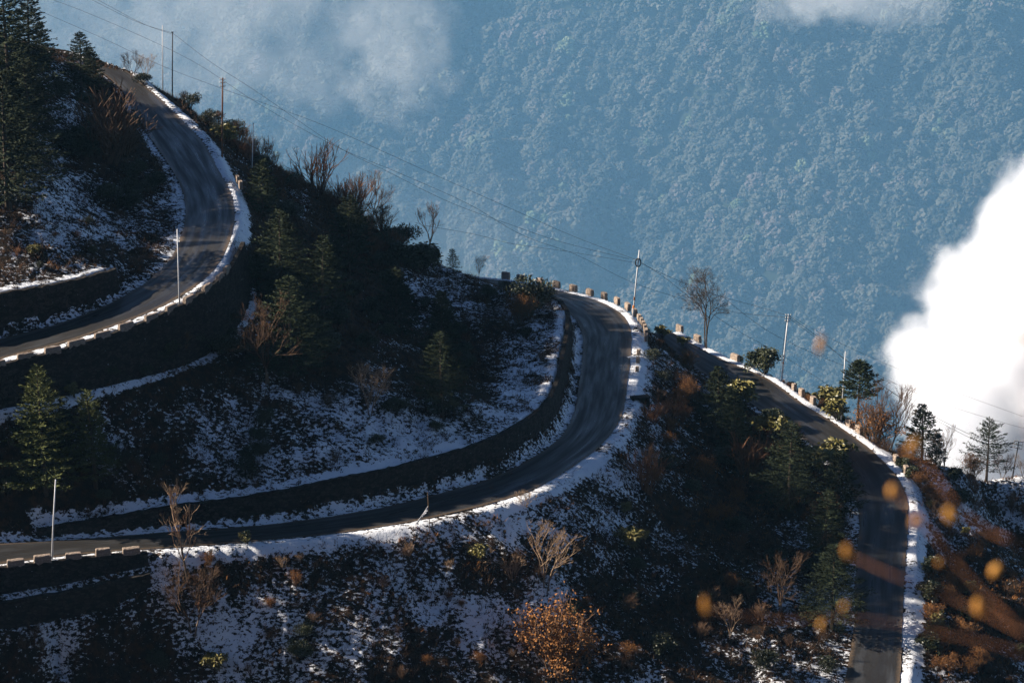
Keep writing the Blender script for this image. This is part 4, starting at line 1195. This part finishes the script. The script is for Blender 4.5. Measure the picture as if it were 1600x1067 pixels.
scatter_tufts("rusty_grass", "rust coloured dry grass on the sunny shoulders", 17000, M['grass_rust'], .5, .26, 6, 802, rusty)
# ------------------------------------------------------------------ far mountainside with forest
KM = 2.4
def mountain_z(x, s):
    pass
MU, MS = 190, 150
mx = np.linspace(-2600, 2600, MU); ms = np.linspace(0, 1, MS)
D0, D1 = 3300.0, 8800.0
XM, SM = np.meshgrid(mx, ms, indexing='ij')
YM = D0 + (D1 - D0) * SM
def mheight(X, Y):
    base = -2360 + (Y - 3900) * .80 + X * .42
    # spurs and gullies running down the face
    u = (X + (Y - 5000) * .30) / 620.0
    w = fbm(X / 1500, Y / 1500, 2, 60) * .9
    sp = np.abs(((u + w) % 1.0) - .5) * 2                     # ridge lines
    r = 120 * (sp ** .9 - .5) + 170 * fbm(X / 340, Y / 420, 4, 61) + 70 * fbm(X / 120, Y / 150, 3, 64)
    g = -80 * np.exp(-(((X + 205 - (Y - 5300) * .16) / 80.0) ** 2))     # the deep gully in the middle
    return base + r + g
ZM = mheight(XM, YM)
V = CAM + (np.stack([XM.ravel(), YM.ravel(), ZM.ravel()], 1) - CAM) * KM
ii, jj = np.meshgrid(np.arange(MU - 1), np.arange(MS - 1), indexing='ij'); q = ii * MS + jj
Q = np.stack([q, q + MS, q + MS + 1, q + 1], -1).reshape(-1, 4)
# closed back and foot so that it is a solid hill
m = NT("forest_floor", .95, .1); m.color(m.ramp(m.noise(m.coord(), .01, 5), [(.3, (.012, .018, .012)), (.7, (.03, .036, .02))]))
me = mesh_np("mountain", V, Q, m.m, True)
tag(obj("mountain", me), "far steep mountainside closing the valley", kind="structure")
m = NT("valley_floor_soil", .95, .1); m.color(m.ramp(m.noise(m.coord(), .004, 5), [(.3, (.02, .028, .015)), (.7, (.05, .05, .03))]))
vf = mesh_np("valley_floor", [[-20000, -4000, -5800], [20000, -4000, -5800], [20000, 20000, -5800], [-20000, 20000, -5800]], [[[0, 1, 2, 3]]], m.m)
tag(obj("valley_floor", vf), "deep valley floor under the mountain", kind="structure")

def crown_variant(seed):
    """a broad forest crown: many leaf clumps over a dome"""
    r = np.random.default_rng(seed)
    b = MB()
    n = 110
    # low icosphere-like clump
    bm = bmesh.new(); bmesh.ops.create_icosphere(bm, subdivisions=1, radius=1)
    bv = np.array([v.co[:] for v in bm.verts]); bf = np.array([[v.index for v in f.verts] for f in bm.faces]); bm.free()
    el = r.uniform(.8, 2.1)
    for k in range(n):
        d = r.normal(size=3); d /= np.linalg.norm(d); d[2] = abs(d[2]) * 1.0 - .25
        c = d * np.array([.72, .72, .72 * el]) * r.uniform(.80, 1.05)
        s = r.uniform(.09, .22)
        v = bv * s * (1 + r.uniform(-.45, .45, (len(bv), 1))) * np.array([1, 1, .8])
        b.add(v + c + [0, 0, .3 * el], bf, None)
    return b
m = NT("forest_canopy", .9, .1)
oi = m.n("ShaderNodeObjectInfo")
at = m.n("ShaderNodeAttribute", attribute_name="tint", attribute_type='INSTANCER')
c = m.ramp(at.outputs["Fac"], [(0, (.05, .052, .045)), (.40, (.095, .092, .078)), (.62, (.12, .115, .095)), (.78, (.15, .12, .12)), (.90, (.13, .17, .10)), (1, (.19, .22, .13))])
c = m.mix(m.math('MULTIPLY', m.noise(m.coord(), 2.5, 4), .5), c, (.02, .03, .02))
m.color(c); M['canopy'] = m.m
vcol = bpy.data.collections.new("crown_kinds")
for k in range(12):
    me = crown_variant(100 + k).mesh("crown_clump", M['canopy'], False)
    o = bpy.data.objects.new("crown_clump", me); vcol.objects.link(o)
# crown positions
pts = []
sp = 16.0
gxn = np.arange(-1750, 1750, sp); gyn = np.arange(3700, 8300, sp * 1.25)
GXX, GYY = np.meshgrid(gxn, gyn)
px_ = (GXX + rng.uniform(-.5, .5, GXX.shape) * sp).ravel(); py_ = (GYY + rng.uniform(-.5, .5, GXX.shape) * sp * 1.25).ravel()
pz_ = mheight(px_, py_)
uvm, _ = project(np.stack([px_, py_, pz_], 1))
ok = (uvm[:, 0] > -160) & (uvm[:, 0] < 1760) & (uvm[:, 1] > -120) & (uvm[:, 1] < 900)
px_, py_, pz_ = px_[ok], py_[ok], pz_[ok]
PK = CAM + (np.stack([px_, py_, pz_], 1) - CAM) * KM
npt = len(px_); print("forest crowns", npt)
scl = rng.lognormal(0, .45, npt) * 19.5; scl = np.clip(scl, 6, 38)
tint = np.clip(.42 + .33 * fbm(px_ / 130, py_ / 130, 3, 77) + rng.normal(0, .20, npt), 0, 1)
me = bpy.data.meshes.new("forest"); me.vertices.add(npt)
me.vertices.foreach_set("co", (PK + np.stack([0 * px_, 0 * px_, rng.uniform(-14, 30, npt)], 1)).astype(np.float32).ravel())
for nm, arr in (("size", scl * KM), ("tint", tint), ("turn", rng.uniform(0, 6.28, npt))):
    a = me.attributes.new(nm, 'FLOAT', 'POINT'); a.data.foreach_set("value", arr.astype(np.float32))
fo = obj("forest", me); tag(fo, "dense broadleaf forest covering the far mountainside", kind="stuff")
ng = bpy.data.node_groups.new("forest_scatter", 'GeometryNodeTree')
ng.interface.new_socket("Geometry", in_out='INPUT', socket_type='NodeSocketGeometry')
ng.interface.new_socket("Geometry", in_out='OUTPUT', socket_type='NodeSocketGeometry')
gi = ng.nodes.new("NodeGroupInput"); go = ng.nodes.new("NodeGroupOutput")
ci = ng.nodes.new("GeometryNodeCollectionInfo"); ci.inputs[0].default_value = vcol; ci.inputs[1].default_value = True; ci.inputs[2].default_value = True
ip = ng.nodes.new("GeometryNodeInstanceOnPoints"); ip.inputs["Pick Instance"].default_value = True
m2p = ng.nodes.new("GeometryNodeMeshToPoints")
def named(nm):
    nd = ng.nodes.new("GeometryNodeInputNamedAttribute"); nd.data_type = 'FLOAT'; nd.inputs[0].default_value = nm; return nd.outputs[0]
cx = ng.nodes.new("ShaderNodeCombineXYZ"); ng.links.new(named("turn"), cx.inputs[2])
e2r = ng.nodes.new("FunctionNodeEulerToRotation"); ng.links.new(cx.outputs[0], e2r.inputs[0])
ng.links.new(gi.outputs[0], m2p.inputs[0]); ng.links.new(m2p.outputs[0], ip.inputs["Points"])
ng.links.new(ci.outputs[0], ip.inputs["Instance"]); ng.links.new(named("size"), ip.inputs["Scale"]); ng.links.new(e2r.outputs[0], ip.inputs["Rotation"])
ng.links.new(ip.outputs[0], go.inputs[0])
md = fo.modifiers.new("scatter", 'NODES'); md.node_group = ng

# ------------------------------------------------------------------ air
HZ_DENS, HZ_COL = 0.000034, (.26, .56, .87)
def box_obj(name, x0, x1, y0, y1, z0, z1, mat):
    V = [[x, y, z] for z in (z0, z1) for y in (y0, y1) for x in (x0, x1)]
    Q = [[0, 2, 3, 1], [4, 5, 7, 6], [0, 1, 5, 4], [2, 6, 7, 3], [0, 4, 6, 2], [1, 3, 7, 5]]
    return obj(name, mesh_np(name, V, [Q], mat))
hm = bpy.data.materials.new("haze_air"); hm.use_nodes = True
ht = hm.node_tree; ht.nodes.remove(ht.nodes["Principled BSDF"])
pv = ht.nodes.new("ShaderNodeVolumePrincipled"); pv.inputs["Color"].default_value = (*HZ_COL, 1); pv.inputs["Density"].default_value = HZ_DENS
pv.inputs["Anisotropy"].default_value = 0.0
ht.links.new(pv.outputs[0], ht.nodes["Material Output"].inputs["Volume"])
hb = box_obj("haze", -20100, 20100, -4100, 20100, -5801, 135, hm); tag(hb, "pale blue air between the near hill and the far mountain", kind="stuff")

# ------------------------------------------------------------------ cloud in the valley
def cloud(name, center, rad, dens, sc, edge, label, stretch=(1, 1, 1), seed=0.0, col=(1, 1, 1), step=0, lump=1.0, aniso=.0, core=1.0, lobes=None):
    """rad: half sizes of the box; density from a ball of fractal lumps"""
    mat = bpy.data.materials.new(name + "_vapour"); mat.use_nodes = True; t = mat.node_tree
    t.nodes.remove(t.nodes["Principled BSDF"])
    v = t.nodes.new("ShaderNodeVolumePrincipled"); v.inputs["Color"].default_value = (*col, 1); v.inputs["Anisotropy"].default_value = aniso
    tc = t.nodes.new("ShaderNodeTexCoord")
    def nz(scale, detail, r):
        mp = t.nodes.new("ShaderNodeMapping"); mp.inputs["Location"].default_value = (seed, seed * .7, seed * .3); mp.inputs["Scale"].default_value = (scale * stretch[0], scale * stretch[1], scale * stretch[2])
        t.links.new(tc.outputs["Object"], mp.inputs[0])
        n = t.nodes.new("ShaderNodeTexNoise"); n.inputs["Scale"].default_value = 1; n.inputs["Detail"].default_value = detail; n.inputs["Roughness"].default_value = r
        t.links.new(mp.outputs[0], n.inputs["Vector"]); return n.outputs["Fac"]
    def ma(op, a, b, clamp=False):
        nd = t.nodes.new("ShaderNodeMath"); nd.operation = op; nd.use_clamp = clamp
        for i, x in enumerate((a, b)):
            if hasattr(x, "links"): t.links.new(x, nd.inputs[i])
            else: nd.inputs[i].default_value = x
        return nd.outputs[0]
    mp = t.nodes.new("ShaderNodeMapping"); mp.inputs["Scale"].default_value = tuple(1 / r for r in rad)
    t.links.new(tc.outputs["Object"], mp.inputs[0])
    ln = t.nodes.new("ShaderNodeVectorMath"); ln.operation = 'LENGTH'; t.links.new(mp.outputs[0], ln.inputs[0])
    f = ma('SUBTRACT', 1.0, ln.outputs["Value"])
    n = ma('MULTIPLY', ma('SUBTRACT', nz(sc, 8, .62), .5), lump)
    d = ma('ADD', ma('MULTIPLY', f, core), n)
    if lobes:
        m = None
        for c_, r_ in lobes:
            ds = t.nodes.new("ShaderNodeVectorMath"); ds.operation = 'DISTANCE'; t.links.new(tc.outputs["Object"], ds.inputs[0]); ds.inputs[1].default_value = c_
            k = ma('MULTIPLY', ma('SUBTRACT', r_, ds.outputs["Value"]), 1 / 26.0)
            m = k if m is None else ma('MAXIMUM', m, k)
        wide = ma('MULTIPLY', ma('SUBTRACT', nz(sc * .45, 3, .5), .5), 1.6)
        d = ma('ADD', ma('ADD', ma('MINIMUM', m, 2.5), n), wide)
    mr = t.nodes.new("ShaderNodeMapRange"); mr.interpolation_type = 'SMOOTHSTEP'
    t.links.new(d, mr.inputs["Value"]); mr.inputs["From Min"].default_value = .10; mr.inputs["From Max"].default_value = .10 + edge; mr.inputs["To Max"].default_value = dens
    fade = t.nodes.new("ShaderNodeMapRange"); t.links.new(f, fade.inputs["Value"]); fade.inputs["From Max"].default_value = .08
    t.links.new(ma('MULTIPLY', mr.outputs[0], fade.outputs[0]), v.inputs["Density"])
    t.links.new(v.outputs[0], t.nodes["Material Output"].inputs["Volume"])
    bm = bmesh.new(); bmesh.ops.create_icosphere(bm, subdivisions=3, radius=1.02)
    me = bpy.data.meshes.new(name); 
    for vv in bm.verts: vv.co = Vector((vv.co.x * rad[0], vv.co.y * rad[1], vv.co.z * rad[2]))
    bm.to_mesh(me); bm.free(); me.materials.append(mat)
    return tag(obj(name, me, loc=center), label, kind="stuff")
LOBES = [(1655,330,118,0),(1570,425,100,10),(1505,440,75,-20),(1470,415,48,25),(1455,560,78,0),(1440,610,66,30),(1515,640,125,-10),(1620,560,200,20),(1745,420,245,0),(1700,640,190,30),(1750,250,120,-30),(1415,535,36,-5),(1620,255,45,15),(1620,720,130,20),(1510,715,60,30)]
cc = Pd(1600, 500, 1500)
lb_ = []
for px, py, r, dd in LOBES:
    c = Pd(px, py, 1500 + dd) - cc
    lb_.append((c.tolist(), r * 1500 / FPX * .97))
cloud("cloud", cc, (190, 150, 185), .075, .032, .95, "bright white cloud bank filling the valley behind the lower road", lump=2.3, lobes=lb_, col=(.955, .965, .99))

# ------------------------------------------------------------------ the slope the photographer stands on, and a leafy shrub right in front of the lens
nx_, ny_ = 60, 60
xs = np.linspace(-500, 500, nx_); ys = np.linspace(-420, -55, ny_)
XA, YA = np.meshgrid(xs, ys, indexing='ij')
ZA = np.where(YA < -255, 108.3 + (YA + 255) * -.02, 108.3 - .86 * (YA + 255)) - .0006 * XA ** 2 * (np.abs(XA) > 60) * .25
ZA = ZA - np.where(YA > -254, 1.0 + 1.0 * fbm(XA / 20, YA / 20, 3, 5), .1)
q = (np.arange(nx_ - 1)[:, None] * ny_ + np.arange(ny_ - 1)[None]).ravel()
me = mesh_np("near_slope", np.stack([XA.ravel(), YA.ravel(), ZA.ravel()], 1), np.stack([q, q + ny_, q + ny_ + 1, q + 1], 1), M['ground'], True)
at_ = me.attributes.new("snow", 'FLOAT', 'POINT'); at_.data.foreach_set("value", np.full(nx_ * ny_, .4, dtype=np.float32))
tag(obj("near_slope", me), "steep slope below the viewpoint", kind="structure")
M['near_leaf'] = simple("sunlit_amber_leaves", (.40, .17, .035), (.50, .25, .05), 30, rough=.6)
M['near_twig'] = simple("sunlit_reddish_twigs", (.30, .12, .05), (.42, .19, .08), 30)
def near_shrub():
    r = np.random.default_rng(9)
    base = np.array([1.1, -252.4, 105.2])
    root = empty("leafy_shrub", base); tag(root, "blurred amber leaves and reddish twigs hanging close to the viewer", "shrub")
    def P(px, py, d): return Pd(px, py, d) - base
    B = [[(1760,1300,5.6),(1700,1120,5.2),(1600,990,5.0),(1540,930,5.0),(1490,875,5.0),(1455,830,5.0)],
         [(1760,1100,5.2),(1660,900,5.1),(1590,850,5.0),(1545,830,5.0),(1505,800,5.0),(1480,770,5.0),(1428,700,5.1)],
         [(1800,1250,5.5),(1650,1050,5.2),(1450,985,5.2),(1320,965,5.2),(1210,968,5.2),(1103,950,5.2)],
         [(1600,990,5.0),(1500,940,5.1),(1400,900,5.1),(1330,868,5.2)],
         [(1490,875,5.0),(1440,815,5.0),(1400,770,5.1)],
         [(1760,1120,5.2),(1680,880,5.1),(1610,700,5.3),(1590,540,5.4)]]
    for k, pts in enumerate(B):
        X = resample([P(p[0], p[1], p[2] - 2.0) for p in pts], 1)
        if k < 3 or k == 5: X = np.vstack([[.3 * k * .2, .0, -1.4], X])
        rad = np.linspace(.0014 if k < 2 else .0005, .0004, len(X))
        b = MB(); b.tube(X, rad, 7); obj("branch", b.mesh("branch", M['near_twig'], True), root)
    L = [(1283,540,5.3),(1428,697,5.1),(1395,768,5.1),(1433,815,5.1),(1325,862,5.2),(1320,948,5.2),(1284,976,5.4),(1103,947,5.2),(1486,806,5.0),(1469,880,5.3),(1556,892,5.4),(1530,950,5.2),(1600,530,5.2)]
    for k, (a, b_, d) in enumerate(L):
        c = P(a, b_, d - 1.6); m = MB(); q_ = .55 if k in (5, 6, 9, 12) else 1.0; hl = (.013 + .007 * r.random()) * q_; wd = (.0055 + .004 * r.random()) * q_; t = r.uniform(-.7, .7)
        u = np.array([math.sin(t), 0, math.cos(t)]); s = np.array([math.cos(t), r.uniform(-.4, .4), -math.sin(t)])
        pr = [(-1, 0), (-.55, .75), (0, 1), (.5, .7), (1, 0), (.5, -.7), (0, -1), (-.55, -.75)]
        V = [c + u * hl * x + s * wd * y + np.array([0, .004 * abs(y), 0]) for x, y in pr] + [c + np.array([0, -.001, 0])]
        V2 = [v + np.array([0, .0012, 0]) for v in V]
        T = [[i, (i + 1) % 8, 8] for i in range(8)] + [[9 + (i + 1) % 8, 9 + i, 17] for i in range(8)]
        Qs = [[i, i + 9, (i + 1) % 8 + 9, (i + 1) % 8] for i in range(8)]
        m.add(V + V2, T, Qs); obj("leaf", m.mesh("leaf", M['near_leaf'], True), root)
near_shrub()

cloud("mist", Pd(330, 20, 5200), (620, 300, 330), .0007, .009, .5, "thin mist drifting over the forest above the upper road", seed=3.1, lump=3.5)
cloud("mist", Pd(620, 80, 5600), (200, 150, 230), .0012, .012, .5, "small wisp of mist over the forest left of the centre", seed=9.4, lump=3.5)
cloud("mist", Pd(1330, -10, 5600), (330, 150, 110), .003, .012, .5, "wisp of mist along the upper edge over the forest", seed=5.2, lump=3.0)
cloud("mist", Pd(560, 420, 5200), (760, 300, 420), .00018, .006, .6, "pale mist lying low in the valley behind the ridge", seed=7.7, lump=2.0)
